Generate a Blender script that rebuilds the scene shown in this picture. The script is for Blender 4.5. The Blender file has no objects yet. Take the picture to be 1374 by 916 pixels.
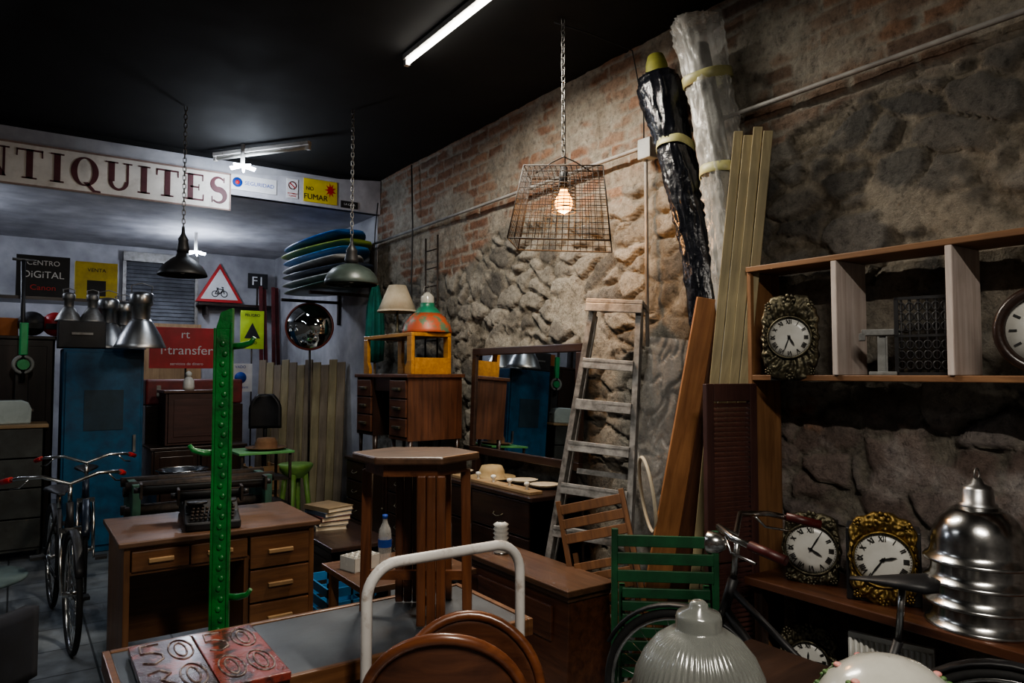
import bpy, bmesh, math, random
from mathutils import Vector, Matrix, noise, Euler
random.seed(7)
COL=bpy.context.scene.collection
pi=math.pi
R=math.radians
# ------------------------------------------------------------ materials
def mat(name,c1,c2=None,rough=.5,metal=0.,scale=8.,axis=None,bump=.15,lo=.35,hi=.65,emit=None,es=0,trans=0,alpha=1,coat=0,bd=.01):
    m=bpy.data.materials.new(name); m.use_nodes=True
    nt=m.node_tree; N=nt.nodes; L=nt.links; p=N['Principled BSDF']
    if c2 is None: c2=tuple(x*.7 for x in c1)
    tc=N.new('ShaderNodeTexCoord'); mp=N.new('ShaderNodeMapping'); L.new(tc.outputs['Object'],mp.inputs['Vector'])
    if axis:
        s=[6,6,6]; s['xyz'.index(axis)]=.45; mp.inputs['Scale'].default_value=s
    n=N.new('ShaderNodeTexNoise'); n.inputs['Scale'].default_value=scale; n.inputs['Detail'].default_value=7; n.inputs['Roughness'].default_value=.62
    if axis: n.inputs['Distortion'].default_value=.6
    L.new(mp.outputs[0],n.inputs['Vector'])
    r=N.new('ShaderNodeValToRGB'); r.color_ramp.elements[0].position=lo; r.color_ramp.elements[1].position=hi
    r.color_ramp.elements[0].color=(*c1,1); r.color_ramp.elements[1].color=(*c2,1)
    L.new(n.outputs['Fac'],r.inputs['Fac'])
    n2=N.new('ShaderNodeTexNoise'); n2.inputs['Scale'].default_value=3.1; n2.inputs['Detail'].default_value=5
    L.new(tc.outputs['Object'],n2.inputs['Vector'])
    mr=N.new('ShaderNodeMapRange'); mr.inputs[1].default_value=.3; mr.inputs[2].default_value=.7; mr.inputs[3].default_value=.68; mr.inputs[4].default_value=1.15
    L.new(n2.outputs['Fac'],mr.inputs[0])
    mx=N.new('ShaderNodeMix'); mx.data_type='RGBA'; mx.blend_type='MULTIPLY'; mx.inputs[0].default_value=1
    L.new(r.outputs['Color'],mx.inputs[6]); L.new(mr.outputs[0],mx.inputs[7]); L.new(mx.outputs[2],p.inputs['Base Color'])
    if rough<.06: p.inputs['Roughness'].default_value=rough
    else:
        m2=N.new('ShaderNodeMapRange'); m2.inputs[3].default_value=max(.03,rough-.1); m2.inputs[4].default_value=min(1,rough+.18)
        L.new(n2.outputs['Fac'],m2.inputs[0]); L.new(m2.outputs[0],p.inputs['Roughness'])
    p.inputs['Metallic'].default_value=metal
    if bump:
        b=N.new('ShaderNodeBump'); b.inputs['Strength'].default_value=bump; b.inputs['Distance'].default_value=bd
        L.new(n.outputs['Fac'],b.inputs['Height']); L.new(b.outputs[0],p.inputs['Normal'])
    if emit: p.inputs['Emission Color'].default_value=(*emit,1); p.inputs['Emission Strength'].default_value=es
    if trans: p.inputs['Transmission Weight'].default_value=trans
    if alpha<1: p.inputs['Alpha'].default_value=alpha
    if coat: p.inputs['Coat Weight'].default_value=coat; p.inputs['Coat Roughness'].default_value=.15
    return m
def wood(n,c1,c2,ax,rough=.45,coat=0,scale=5): return mat(n,c1,c2,rough,0,scale,ax,.12,.3,.7,coat=coat)
MW={}
def wd(kind,ax):
    k=kind+ax
    if k in MW: return MW[k]
    P={'desk':((.22,.10,.04),(.10,.042,.017),.42,.1),'desktop':((.15,.08,.045),(.07,.035,.02),.38,.12),
       'dark':((.045,.022,.014),(.018,.010,.008),.32,.3),'mahog':((.13,.05,.024),(.05,.019,.010),.38,.2),
       'stool':((.20,.075,.03),(.07,.024,.011),.33,.25),'pine':((.42,.27,.13),(.26,.15,.07),.55,0),
       'grey':((.33,.27,.19),(.18,.14,.10),.7,0),'orange':((.42,.20,.08),(.22,.09,.035),.5,.05),
       'shelf':((.30,.16,.075),(.14,.065,.03),.5,0),'parch':((.35,.25,.14),(.22,.14,.07),.6,0),
       'pale':((.62,.55,.51),(.42,.34,.30),.6,0),'mustard':((.50,.24,.035),(.30,.13,.02),.45,.1),
       'beam':((.44,.37,.22),(.24,.20,.11),.6,0),'redw':((.085,.035,.028),(.042,.018,.016),.5,.05),'chair':((.22,.075,.028),(.10,.032,.013),.3,.35)}[kind]
    MW[k]=wood(kind+'_wood_'+ax,P[0],P[1],ax,P[2],P[3]); return MW[k]
BLACK=mat('black_paint',(.012,.012,.014),(.02,.02,.022),.45)
RUB=mat('rubber',(.012,.012,.012),(.022,.022,.022),.75)
CHROME=mat('chrome',(.66,.66,.65),(.38,.38,.37),.18,1,20,bump=.05)
ALU=mat('aluminium',(.50,.50,.50),(.33,.33,.32),.32,1,6,bump=.05)
STEEL=mat('dull_steel',(.30,.30,.29),(.16,.15,.14),.45,.9,14)
BRASS=mat('brass',(.36,.25,.09),(.12,.085,.035),.42,1,45,bump=.4)
BRASSD=mat('aged_brass',(.20,.18,.12),(.07,.065,.05),.45,.9,45,bump=.4)
ENAMEL=mat('enamel_white',(.74,.74,.70),(.64,.63,.58),.25)
WHITE=mat('white_paint',(.62,.60,.57),(.30,.24,.20),.4,lo=.56,hi=.70,scale=16)
GREEN=mat('green_paint',(.014,.19,.035),(.006,.07,.016),.38,lo=.45,hi=.75,scale=22,bump=.5,coat=.25)
DGREEN=mat('garden_green',(.012,.11,.04),(.008,.055,.022),.45)
RED=mat('red_plastic',(.55,.02,.02),(.38,.015,.015),.4)
IRON=mat('iron',(.03,.028,.026),(.07,.05,.04),.55,.6,20,bump=.4)
WIRE=mat('dark_wire',(.018,.016,.015),(.035,.026,.02),.6,.2,20,bump=.2)
BLUE=mat('blue_steel',(.012,.10,.20),(.008,.05,.11),.42,lo=.4,hi=.7)
MAROON=mat('maroon_letter',(.11,.028,.035),(.07,.018,.022),.6)
SIGNW=mat('sign_white',(.68,.64,.58),(.48,.43,.38),.6,lo=.5,hi=.8)
BLK=mat('ink_black',(.012,.012,.014),(.02,.02,.02),.6,bump=0)
YEL=mat('yellow_paint',(.72,.58,.03),(.5,.38,.02),.45)
CLEAR=mat('clear_plastic',(.70,.71,.68),(.85,.86,.84),.16,0,5,bump=.6,alpha=.36,bd=.03,coat=.4)
BUBBLE=mat('bubble_wrap',(.75,.76,.74),(.85,.86,.84),.14,0,30,bump=.5,alpha=.30,coat=.6)
BAG=mat('black_bag',(.006,.007,.010),(.012,.013,.018),.17,0,5,bump=.5,bd=.03)
CREAM=mat('cream_cloth',(.62,.55,.42),(.48,.40,.29),.8)
GLASSW=mat('milk_glass',(.60,.59,.53),(.50,.49,.44),.15,0,12,bump=.1,trans=.2,coat=.4)
RIBG=mat('ribbed_glass',(.55,.57,.53),(.45,.47,.44),.12,0,12,bump=.1,trans=.72,coat=.5)
MIRROR=mat('mirror_glass',(.80,.83,.83),(.74,.78,.78),.015,1,2,bump=0)
CEILM=mat('ceiling_black',(.0035,.0037,.004),(.006,.006,.0065),.85,scale=3)
PLAST=mat('plaster_white',(.46,.46,.48),(.36,.36,.39),.8,scale=4)
TUBE_E=mat('tube_emission',(1,1,1),(1,1,1),.5,bump=0,emit=(1,.95,.86),es=14)
CFL_E=mat('cfl_emission',(1,1,1),(1,1,1),.5,bump=0,emit=(.8,.9,1),es=25)
BULB_E=mat('bulb_emission',(1,.6,.2),(1,.6,.2),.5,bump=0,emit=(1,.38,.05),es=11)
# ------------------------------------------------------------ mesh builder
class B:
    def __init__(s,T=None): s.bm=bmesh.new(); s.T=T
    def v(s,p):
        p=Vector(p)
        return s.bm.verts.new(s.T@p if s.T else p)
    def f(s,vs,sm=False):
        try:
            f=s.bm.faces.new(vs); f.smooth=sm; return f
        except ValueError: return None
    def box(s,x0,x1,y0,y1,z0,z1):
        q=[s.v(p) for p in ((x0,y0,z0),(x1,y0,z0),(x1,y1,z0),(x0,y1,z0),(x0,y0,z1),(x1,y0,z1),(x1,y1,z1),(x0,y1,z1))]
        for a in ((0,3,2,1),(4,5,6,7),(0,1,5,4),(1,2,6,5),(2,3,7,6),(3,0,4,7)): s.f([q[i] for i in a])
        return s
    def hexa(s,pts):
        q=[s.v(p) for p in pts]
        for a in ((0,3,2,1),(4,5,6,7),(0,1,5,4),(1,2,6,5),(2,3,7,6),(3,0,4,7)): s.f([q[i] for i in a])
        return s
    def rings(s,rs,closed=False,caps=True,sm=True):
        n=len(rs[0]); m=len(rs)
        for i in range(m if closed else m-1):
            a=rs[i]; b=rs[(i+1)%m]
            for j in range(n):
                s.f([a[j],a[(j+1)%n],b[(j+1)%n],b[j]],sm)
        if caps and not closed:
            s.f(list(reversed(rs[0]))); s.f(rs[-1])
        return s
    def tube(s,pts,r,n=8,closed=False,flat=1.):
        pts=[Vector(p) for p in pts]; m=len(pts); rs=[]; up=None
        for i,p in enumerate(pts):
            if closed: t=(pts[(i+1)%m]-pts[i-1])
            else: t=pts[min(i+1,m-1)]-pts[max(i-1,0)]
            t.normalize()
            if up is None:
                up=Vector((0,0,1)) if abs(t.z)<.9 else Vector((0,1,0))
            up=(up-t*up.dot(t)).normalized(); sd=t.cross(up)
            rr=r[i] if isinstance(r,(list,tuple)) else r
            rs.append([s.v(p+(up*math.sin(2*pi*k/n)*flat+sd*math.cos(2*pi*k/n))*rr) for k in range(n)])
        return s.rings(rs,closed)
    def cyl(s,a,b,r0,r1=None,n=12):
        return s.tube([a,b],[r0,r0 if r1 is None else r1],n)
    def lathe(s,prof,c=(0,0,0),n=32,caps=False,fn=None,ax='z'):
        rs=[]
        for (r,z) in prof:
            ring=[]
            for k in range(n):
                a=2*pi*k/n; rr=r*(fn(a,z) if fn else 1)
                x,y=rr*math.cos(a),rr*math.sin(a)
                p=(c[0]+x,c[1]+y,c[2]+z) if ax=='z' else ((c[0]+x,c[1]+z,c[2]+y) if ax=='y' else (c[0]+z,c[1]+x,c[2]+y))
                ring.append(s.v(p))
            rs.append(ring)
        return s.rings(rs,False,caps)
    def prism(s,pts,a0,a1,pl='xz',sm=False):
        def P(p,a):
            return (p[0],a,p[1]) if pl=='xz' else ((p[0],p[1],a) if pl=='xy' else (a,p[0],p[1]))
        A=[s.v(P(p,a0)) for p in pts]; C=[s.v(P(p,a1)) for p in pts]
        s.f(A); s.f(list(reversed(C)))
        n=len(pts)
        for i in range(n): s.f([A[i],A[(i+1)%n],C[(i+1)%n],C[i]],sm)
        return s
    def ball(s,c,r,sc=(1,1,1),n=16,m=10):
        prof=[(max(.0001,r*math.sin(pi*i/m)),-r*math.cos(pi*i/m)) for i in range(m+1)]
        rs=[]
        for (q,z) in prof:
            rs.append([s.v((c[0]+q*math.cos(2*pi*k/n)*sc[0],c[1]+q*math.sin(2*pi*k/n)*sc[1],c[2]+z*sc[2])) for k in range(n)])
        return s.rings(rs)
    def grid(s,x0,x1,y0,y1,nx,ny,fn):
        g=[[s.v(fn(x0+(x1-x0)*i/nx,y0+(y1-y0)*j/ny)) for j in range(ny+1)] for i in range(nx+1)]
        for i in range(nx):
            for j in range(ny): s.f([g[i][j],g[i+1][j],g[i+1][j+1],g[i][j+1]],True)
        return s
def O(b,name,m,parent=None,loc=(0,0,0),rot=(0,0,0),bevel=0,label=None,cat=None,group=None,kind=None,solid=0,MW=None):
    me=bpy.data.meshes.new(name)
    if isinstance(b,B):
        bmesh.ops.recalc_face_normals(b.bm,faces=b.bm.faces[:])
        b.bm.to_mesh(me); b.bm.free()
    else: me=b
    o=bpy.data.objects.new(name,me); COL.objects.link(o)
    if not me.materials: me.materials.append(m)
    o.location=loc; o.rotation_euler=rot
    if MW is not None: o.matrix_world=MW
    if parent: o.parent=parent
    if bevel:
        d=o.modifiers.new('bev','BEVEL'); d.width=bevel; d.segments=2; d.limit_method='ANGLE'; d.angle_limit=R(40)
    if solid:
        d=o.modifiers.new('sol','SOLIDIFY'); d.thickness=solid
    if label: o['label']=label
    if cat: o['category']=cat
    if group: o['group']=group
    if kind: o['kind']=kind
    return o
def E(name,label,cat,loc=(0,0,0),rz=0,rot=None,group=None,MW=None):
    o=bpy.data.objects.new(name,None); COL.objects.link(o); o.empty_display_size=.1
    o.location=loc; o.rotation_euler=rot if rot else (0,0,rz)
    if MW is not None: o.matrix_world=MW
    o['label']=label; o['category']=cat
    if group: o['group']=group
    return o
def frame(P0,P1,w):
    P0=Vector(P0); z=(Vector(P1)-P0); ln=z.length; z.normalize(); w=Vector(w); x=(w-z*w.dot(z)).normalized(); y=z.cross(x)
    M=Matrix((x,y,z)).transposed().to_4x4(); M.translation=P0
    return M,ln
def txt(parent,name,s,size,m,loc,rot=(pi/2,0,0),ex=.002,sx=1,align='CENTER'):
    cu=bpy.data.curves.new(name,'FONT'); cu.body=s; cu.size=size; cu.extrude=ex; cu.align_x=align; cu.align_y='CENTER'
    t=bpy.data.objects.new(name,cu); COL.objects.link(t)
    dg=bpy.context.evaluated_depsgraph_get(); me=bpy.data.meshes.new_from_object(t.evaluated_get(dg))
    bpy.data.objects.remove(t)
    me.materials.clear(); me.materials.append(m)
    o=bpy.data.objects.new(name,me); COL.objects.link(o); o.location=loc; o.rotation_euler=rot; o.scale=(sx,1,1); o.parent=parent
    return o
# ------------------------------------------------------------ room shell
CZ=3.55
fl=mat('floor_tiles',(.24,.26,.28),(.13,.14,.15),.3,scale=5)
nt=fl.node_tree
bt=nt.nodes.new('ShaderNodeTexBrick'); bt.offset=0; bt.inputs['Scale'].default_value=1; bt.inputs['Brick Width'].default_value=.4; bt.inputs['Row Height'].default_value=.4
bt.inputs['Mortar Size'].default_value=.006; bt.inputs['Color1'].default_value=(1,1,1,1); bt.inputs['Color2'].default_value=(.75,.78,.8,1); bt.inputs['Mortar'].default_value=(.2,.2,.2,1)
nt.links.new([n for n in nt.nodes if n.type=='TEX_COORD'][0].outputs['Object'],bt.inputs['Vector'])
mm=nt.nodes.new('ShaderNodeMix'); mm.data_type='RGBA'; mm.blend_type='MULTIPLY'; mm.inputs[0].default_value=1
pr=nt.nodes['Principled BSDF']; src=pr.inputs['Base Color'].links[0].from_socket
nt.links.new(src,mm.inputs[6]); nt.links.new(bt.outputs['Color'],mm.inputs[7]); nt.links.new(mm.outputs[2],pr.inputs['Base Color'])
O(B().box(-2.6,3.4,-2.2,10.7,-.1,0),'floor',fl,kind='structure')
O(B().box(-2.6,3.4,-2.2,6.95,CZ,CZ+.1),'ceiling',CEILM,kind='structure')
O(B().box(-2.6,3.4,6.85,10.7,3.2,3.5),'ceiling_lower',PLAST,kind='structure')
DW=mat('wall_dark',(.12,.115,.11),(.07,.065,.065),.8)
O(B().box(-2.7,-2.6,-2.2,10.7,0,CZ),'wall_left',DW,kind='structure')
O(B().box(-2.6,3.4,-2.3,-2.2,0,CZ),'wall_front',DW,kind='structure')
O(B().box(-2.6,3.4,10.5,10.6,0,3.3),'wall_back',PLAST,kind='structure')
O(B().box(3.08,3.3,6.9,10.6,0,3.3),'wall_plaster',PLAST,kind='structure')
O(B().box(-2.6,3.3,6.86,6.95,3.2,CZ),'trim_1',CEILM,kind='structure')
O(B().prism([(1.45,3.19),(3.08,3.19),(3.08,3.54),(1.45,3.37)],6.83,6.86),'trim_2',mat('fascia_white',(.55,.55,.58),(.42,.42,.46),.7),kind='structure')
# stone wall
def sstep(a,b,x):
    t=max(0,min(1,(x-a)/(b-a))); return t*t*(3-2*t)
def stonewall():
    y0,y1,z0,z1=-.8,6.95,0,CZ; st=.0155
    ny=int((y1-y0)/st); nz=int((z1-z0)/st)
    V=[];C1=[];C2=[]
    for i in range(ny+1):
        y=y0+(y1-y0)*i/ny
        for j in range(nz+1):
            z=z0+(z1-z0)*j/nz
            w=noise.noise_vector(Vector((y*2.2,z*2.2,3)))*.10
            w2=noise.noise_vector(Vector((y*11,z*11,7)))*.022
            p=Vector(((y+w.x+w2.x)*4.1,(z+w.y+w2.y)*6.6,0))
            d,pt=noise.voronoi(p)
            e=d[1]-d[0]; q=pt[0]
            rnd=abs(math.sin(q.x*12.9898+q.y*78.233)*43758.5453)%1
            rn2=abs(math.sin(q.x*39.34+q.y*11.13)*24634.63)%1
            fn=noise.fractal(Vector((y*8,z*8,1)),.9,2.1,5)
            fh=noise.fractal(Vector((y*24,z*24,5)),.8,2.1,3)
            fb=noise.fractal(Vector((y*.9,z*1.3,11)),1,2.1,4)
            f3=noise.fractal(Vector((y*2.3,z*2.6,21)),.9,2.1,5)
            lim=2.70+.14*fb+.14*f3-.25*sstep(4.3,5.5,y)+.14*sstep(2.4,1.8,y)
            bm_=sstep(lim-.03,lim+.03,z)
            if y<2.5: bm_=max(bm_,sstep(.05,.15,f3+.30-abs(z-1.36)*3.2-.1)*.9)
            bw,bh=.29,.088; zr=z/bh+.25*fb; row=math.floor(zr); yy=(y+w2.x*1.5+.5*bw*(row%2))/bw; zz=zr+w2.y*5
            fx=yy-math.floor(yy); fz=zz-math.floor(zz)
            be=min(min(fx,1-fx)*bw,min(fz,1-fz)*bh)
            brnd=abs(math.sin(math.floor(yy)*12.9898+math.floor(zz)*78.233)*43758.5453)%1
            edge_s=sstep(.02,.17,e+.07*fn); edge_b=sstep(.003,.018,be+.009*fn)
            edge=edge_s*(1-bm_)+edge_b*bm_
            rr=rnd*(1-bm_)+brnd*bm_
            bias=.03 if z>lim-.05 else -.10
            if z>lim and y<2.6: bias+=.07
            if y<3: bias+=.16*sstep(1.35,1.15,z)
            if y<2.9: bias-=.16*sstep(1.5,1.8,z)*sstep(lim+.05,lim-.1,z)
            pl=sstep(.0,.22,fb*.35+f3*.75+bias+(.16*(rn2-.5)))
            hs=edge_s*(.016+.030*rnd)+.010*fn+.004*fh; hb=edge_b*(.008+.006*brnd)+.020+.007*fn+.002*fh
            h=hs*(1-bm_)+hb*bm_; pth=.026+.009*fn+.003*fh
            h=h*(1-pl)+max(h*.6,pth)*pl
            h+=.010*fb+.008
            V.append((3.125-max(-.01,min(.085,h)),y,z))
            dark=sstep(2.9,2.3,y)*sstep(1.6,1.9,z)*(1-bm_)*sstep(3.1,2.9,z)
            redz=sstep(3.2,2.4,y)*sstep(1.5,1.2,z)
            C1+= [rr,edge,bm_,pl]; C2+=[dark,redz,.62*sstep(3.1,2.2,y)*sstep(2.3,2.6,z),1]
    F=[(i*(nz+1)+j,i*(nz+1)+j+1,(i+1)*(nz+1)+j+1,(i+1)*(nz+1)+j) for i in range(ny) for j in range(nz)]
    me=bpy.data.meshes.new('wall_right'); me.from_pydata(V,[],F)
    a=me.color_attributes.new('c1','FLOAT_COLOR','POINT'); a.data.foreach_set('color',C1)
    a=me.color_attributes.new('c2','FLOAT_COLOR','POINT'); a.data.foreach_set('color',C2)
    m=bpy.data.materials.new('stone_brick'); m.use_nodes=True; nt=m.node_tree; N=nt.nodes; L=nt.links; p=N['Principled BSDF']
    a1=N.new('ShaderNodeAttribute'); a1.attribute_name='c1'; a2=N.new('ShaderNodeAttribute'); a2.attribute_name='c2'
    s1=N.new('ShaderNodeSeparateColor'); s2=N.new('ShaderNodeSeparateColor'); L.new(a1.outputs['Color'],s1.inputs[0]); L.new(a2.outputs['Color'],s2.inputs[0])
    def ramp(src,els):
        r=N.new('ShaderNodeValToRGB'); r.color_ramp.elements[0].position=els[0][0]; r.color_ramp.elements[0].color=(*els[0][1],1)
        r.color_ramp.elements[1].position=els[-1][0]; r.color_ramp.elements[1].color=(*els[-1][1],1)
        for q in els[1:-1]:
            k=r.color_ramp.elements.new(q[0]); k.color=(*q[1],1)
        L.new(src,r.inputs[0]); return r.outputs['Color']
    def mix(f,a,b,bl='MIX'):
        x=N.new('ShaderNodeMix'); x.data_type='RGBA'; x.blend_type=bl
        if isinstance(f,float): x.inputs[0].default_value=f
        else: L.new(f,x.inputs[0])
        for s_,i in ((a,6),(b,7)):
            if isinstance(s_,tuple): x.inputs[i].default_value=(*s_,1)
            else: L.new(s_,x.inputs[i])
        return x.outputs[2]
    tc=N.new('ShaderNodeTexCoord')
    def nz_(sc,det=8,ro=.65):
        n=N.new('ShaderNodeTexNoise'); n.inputs['Scale'].default_value=sc; n.inputs['Detail'].default_value=det; n.inputs['Roughness'].default_value=ro; L.new(tc.outputs['Object'],n.inputs['Vector']); return n.outputs['Fac']
    fine=nz_(26,10,.75); mid=nz_(5); mid2=nz_(9)
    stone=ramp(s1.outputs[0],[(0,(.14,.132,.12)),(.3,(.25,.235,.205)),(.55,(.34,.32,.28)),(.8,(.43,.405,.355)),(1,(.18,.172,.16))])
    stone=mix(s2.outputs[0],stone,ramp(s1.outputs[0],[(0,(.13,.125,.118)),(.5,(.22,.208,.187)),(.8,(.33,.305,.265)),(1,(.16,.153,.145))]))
    stone=mix(s2.outputs[1],stone,ramp(s1.outputs[0],[(0,(.20,.15,.13)),(.5,(.36,.29,.26)),(1,(.28,.25,.24))]))
    mort=ramp(mid2,[(.35,(.12,.108,.09)),(.52,(.29,.265,.22)),(.7,(.43,.40,.34))])
    mort=mix(s2.outputs[0],mort,ramp(mid2,[(.4,(.18,.155,.12)),(.65,(.40,.355,.29))]))
    stone=mix(s1.outputs[1],mort,stone)
    brick=ramp(s1.outputs[0],[(0,(.26,.145,.10)),(.35,(.36,.215,.15)),(.65,(.35,.265,.205)),(.85,(.39,.235,.16)),(1,(.21,.14,.11))])
    brick=mix(s2.outputs[2],brick,ramp(s1.outputs[0],[(0,(.17,.14,.115)),(.5,(.28,.24,.20)),(.75,(.34,.21,.145)),(1,(.20,.17,.145))]))
    brick=mix(s1.outputs[1],(.42,.39,.335),brick)
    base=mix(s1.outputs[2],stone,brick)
    plc=ramp(mid,[(.3,(.52,.49,.43)),(.5,(.41,.38,.325)),(.7,(.28,.25,.205))])
    plc=mix(s2.outputs[1],plc,ramp(mid,[(.35,(.66,.61,.58)),(.6,(.40,.33,.30))]))
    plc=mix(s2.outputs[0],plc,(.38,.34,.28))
    pf=N.new('ShaderNodeMath'); pf.operation='MULTIPLY'; pf.inputs[1].default_value=.85; L.new(a1.outputs['Alpha'],pf.inputs[0])
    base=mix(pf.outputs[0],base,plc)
    var=ramp(fine,[(.3,(.28,.28,.29)),(.46,(.82,.82,.82)),(.6,(1.05,1.04,1.02)),(.8,(1.4,1.36,1.3))])
    base=mix(.92,base,var,'MULTIPLY')
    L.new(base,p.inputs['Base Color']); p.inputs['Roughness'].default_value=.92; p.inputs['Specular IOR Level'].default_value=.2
    bp=N.new('ShaderNodeBump'); bp.inputs['Strength'].default_value=1; bp.inputs['Distance'].default_value=.035; L.new(fine,bp.inputs['Height']); L.new(bp.outputs[0],p.inputs['Normal'])
    me.materials.append(m)
    for q in me.polygons: q.use_smooth=True
    o=bpy.data.objects.new('wall_right',me); COL.objects.link(o); o['kind']='structure'
stonewall()
O(B().box(3.16,3.35,-2.2,6.95,0,CZ),'wall_right_core',DW,kind='structure')
# ------------------------------------------------------------ generic furniture
def drawer(rt,x0,x1,z0,z1,m,hm,y=0,hs='bar',lab=None):
    d=O(B().box(x0,x1,y-.014,y+.02,z0,z1),'drawer',m,rt,bevel=.004,label=lab)
    cx=(x0+x1)/2; cz=(z0+z1)/2; w=min(.07,(x1-x0)*.22)
    b=B()
    if hs=='bar': b.box(cx-w,cx+w,y-.035,y-.014,cz-.009,cz+.011)
    elif hs=='knob': b.lathe([(.001,-.03),(.011,-.028),(.014,-.02),(.006,-.012),(.006,0)],c=(cx,y-.014,cz),n=12,ax='y')
    else:
        b.tube([(cx-w*.7,y-.014,cz),(cx-w*.6,y-.03,cz-.012),(cx,y-.033,cz-.02),(cx+w*.6,y-.03,cz-.012),(cx+w*.7,y-.014,cz)],.004,6)
    O(b,'handle',hm,d,bevel=.003 if hs=='bar' else 0)
    return d
def desk():
    r=E('writing_desk','worn brown oak pedestal desk with four drawers and open kneehole','desk',(.44,3.8,0)); r.scale=(.905,1,1)
    x=wd('desk','x'); z=wd('desk','z')
    O(B().box(-.03,1.03,-.03,.66,.735,.762),'desk_top',wd('desktop','x'),r,bevel=.006,label='dark scuffed wooden desk top')
    O(B().box(0,.03,0,.63,0,.735),'side_panel',z,r,bevel=.003)
    O(B().box(.97,1.0,0,.63,0,.735),'side_panel',z,r,bevel=.003)
    O(B().box(.60,.625,0,.63,.04,.62),'side_panel',z,r)
    O(B().box(.03,.97,.60,.62,.10,.735),'back_panel',x,r)
    O(B().box(.625,.97,.02,.6,.03,.06),'pedestal_floor',x,r)
    O(B().box(.03,.97,.005,.03,.715,.735),'rail',x,r)
    O(B().box(.03,.97,.005,.03,.60,.615),'rail',x,r)
    O(B().box(.625,.97,0,.03,0,.03),'plinth',x,r)
    hm=wd('pine','x')
    drawer(r,.035,.31,.618,.712,x,hm); drawer(r,.318,.615,.618,.712,x,hm)
    for i in range(4):
        z0=.04+i*.17; drawer(r,.63,.965,z0,z0+.16,x,hm)
desk()
def cabinet(name,label,cat,loc,rz,W,D,H,cols,km,hm,hs='bail',legs=.08,topo=.02,kd='dark',group=None):
    r=E(name,label,cat,loc,rz,group=group)
    O(B().box(-topo,W+topo,-topo,D,H-.03,H),'top',wd(kd,'x'),r,bevel=.006)
    b=B()
    b.box(0,.02,0,D-.01,legs,H-.03).box(W-.02,W,0,D-.01,legs,H-.03).box(0.02,W-.02,D-.03,D-.01,legs,H-.03).box(.02,W-.02,.0,D-.03,legs,legs+.02)
    x=0
    for (w,nd,ty) in cols:
        b.box(x+w-.01 if x+w<W-.01 else W-.02,x+w+.01 if x+w<W-.01 else W,.0,D-.03,legs,H-.03); x+=w
    O(b,'body',km,r,bevel=.002)
    x=0; hh=H-.03-legs-.02
    for (w,nd,ty) in cols:
        if ty=='drawer':
            for i in range(nd):
                z0=legs+.02+hh*i/nd+.006; drawer(r,x+.025,x+w-.02,z0,z0+hh/nd-.012,km,hm,hs=hs)
        elif ty=='door':
            d=O(B().box(x+.022,x+w-.015,-.012,.01,legs+.025,H-.035).box(x+.07,x+w-.06,-.018,-.012,legs+.08,H-.09),'door',km,r,bevel=.004)
            O(B().ball((x+w-.05,-.028,legs+hh*.55),.013),'knob',hm,d)
        x+=w
    for lx in (.03,W-.03):
        for ly in (.03,D-.06):
            O(B().cyl((lx,ly,0),(lx,ly,legs+.01),.014,.024,8),'leg',km,r)
    return r
cabinet('sideboard','long dark polished sideboard with drawers and bail handles','sideboard',(2.58,4.88,0),-pi/2,1.38,.42,.80,[(.69,3,'drawer'),(.69,3,'drawer')],wd('dark','x'),BRASSD)
cabinet('sideboard','dark polished wooden sideboard under a stacked desk','sideboard',(2.50,6.22,0),-pi/2,1.3,.50,.80,[(.43,4,'drawer'),(.44,1,'door'),(.43,4,'drawer')],wd('dark','x'),BRASSD)
def deskstack():
    r=E('writing_desk','dark wooden kneehole desk stacked on top of a sideboard','desk',(2.5,6.0,.80),-pi/2)
    m=wd('dark','z'); mx=wd('mahog','x')
    O(B().box(-.02,1.02,-.02,.5,.71,.74),'desk_top',mx,r,bevel=.005)
    O(B().box(0,.02,0,.48,.22,.71).box(.33,.35,0,.48,.22,.71).box(.02,.33,.46,.48,.22,.71).box(.02,.33,0,.46,.22,.24),'pedestal',m,r)
    O(B().box(.66,.68,0,.48,.22,.71).box(.98,1.0,0,.48,.22,.71).box(.68,.98,.46,.48,.22,.71).box(.68,.98,0,.46,.22,.24),'pedestal',wd('mahog','z'),r)
    O(B().box(.35,.66,.01,.03,.60,.71),'rail',m,r)
    for x in (.02,.33,.68,.98):
        for y in (.03,.45): O(B().cyl((x,y,0),(x,y,.22),.012,.02,8),'leg',m,r)
    for x0 in (.03,.69):
        for i in range(3): drawer(r,x0,x0+.29,.25+i*.15,.25+i*.15+.14,mx,BRASSD,hs='bar')
deskstack()
def mirror():
    r=E('wall_mirror','large rectangular mirror in dark wooden frame leaning on stone wall','mirror',(2.92,4.80,.80),0,rot=(R(-2.2),0,-pi/2))
    W,z0,H=1.32,.13,.94; m=wd('dark','x')
    b=B(); b.box(0,W,0,.04,z0,z0+.055).box(0,W,0,.04,H-.055,H).box(0,.055,0,.04,z0+.055,H-.055).box(W-.055,W,0,.04,z0+.055,H-.055)
    O(b,'frame',m,r,bevel=.006)
    O(B().box(.055,W-.055,.015,.03,z0+.055,H-.055),'mirror_pane',MIRROR,r)
    for x in (.08,W-.14): O(B().box(x,x+.06,-.02,.06,0,z0),'foot',m,r,bevel=.004)
mirror()
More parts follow.
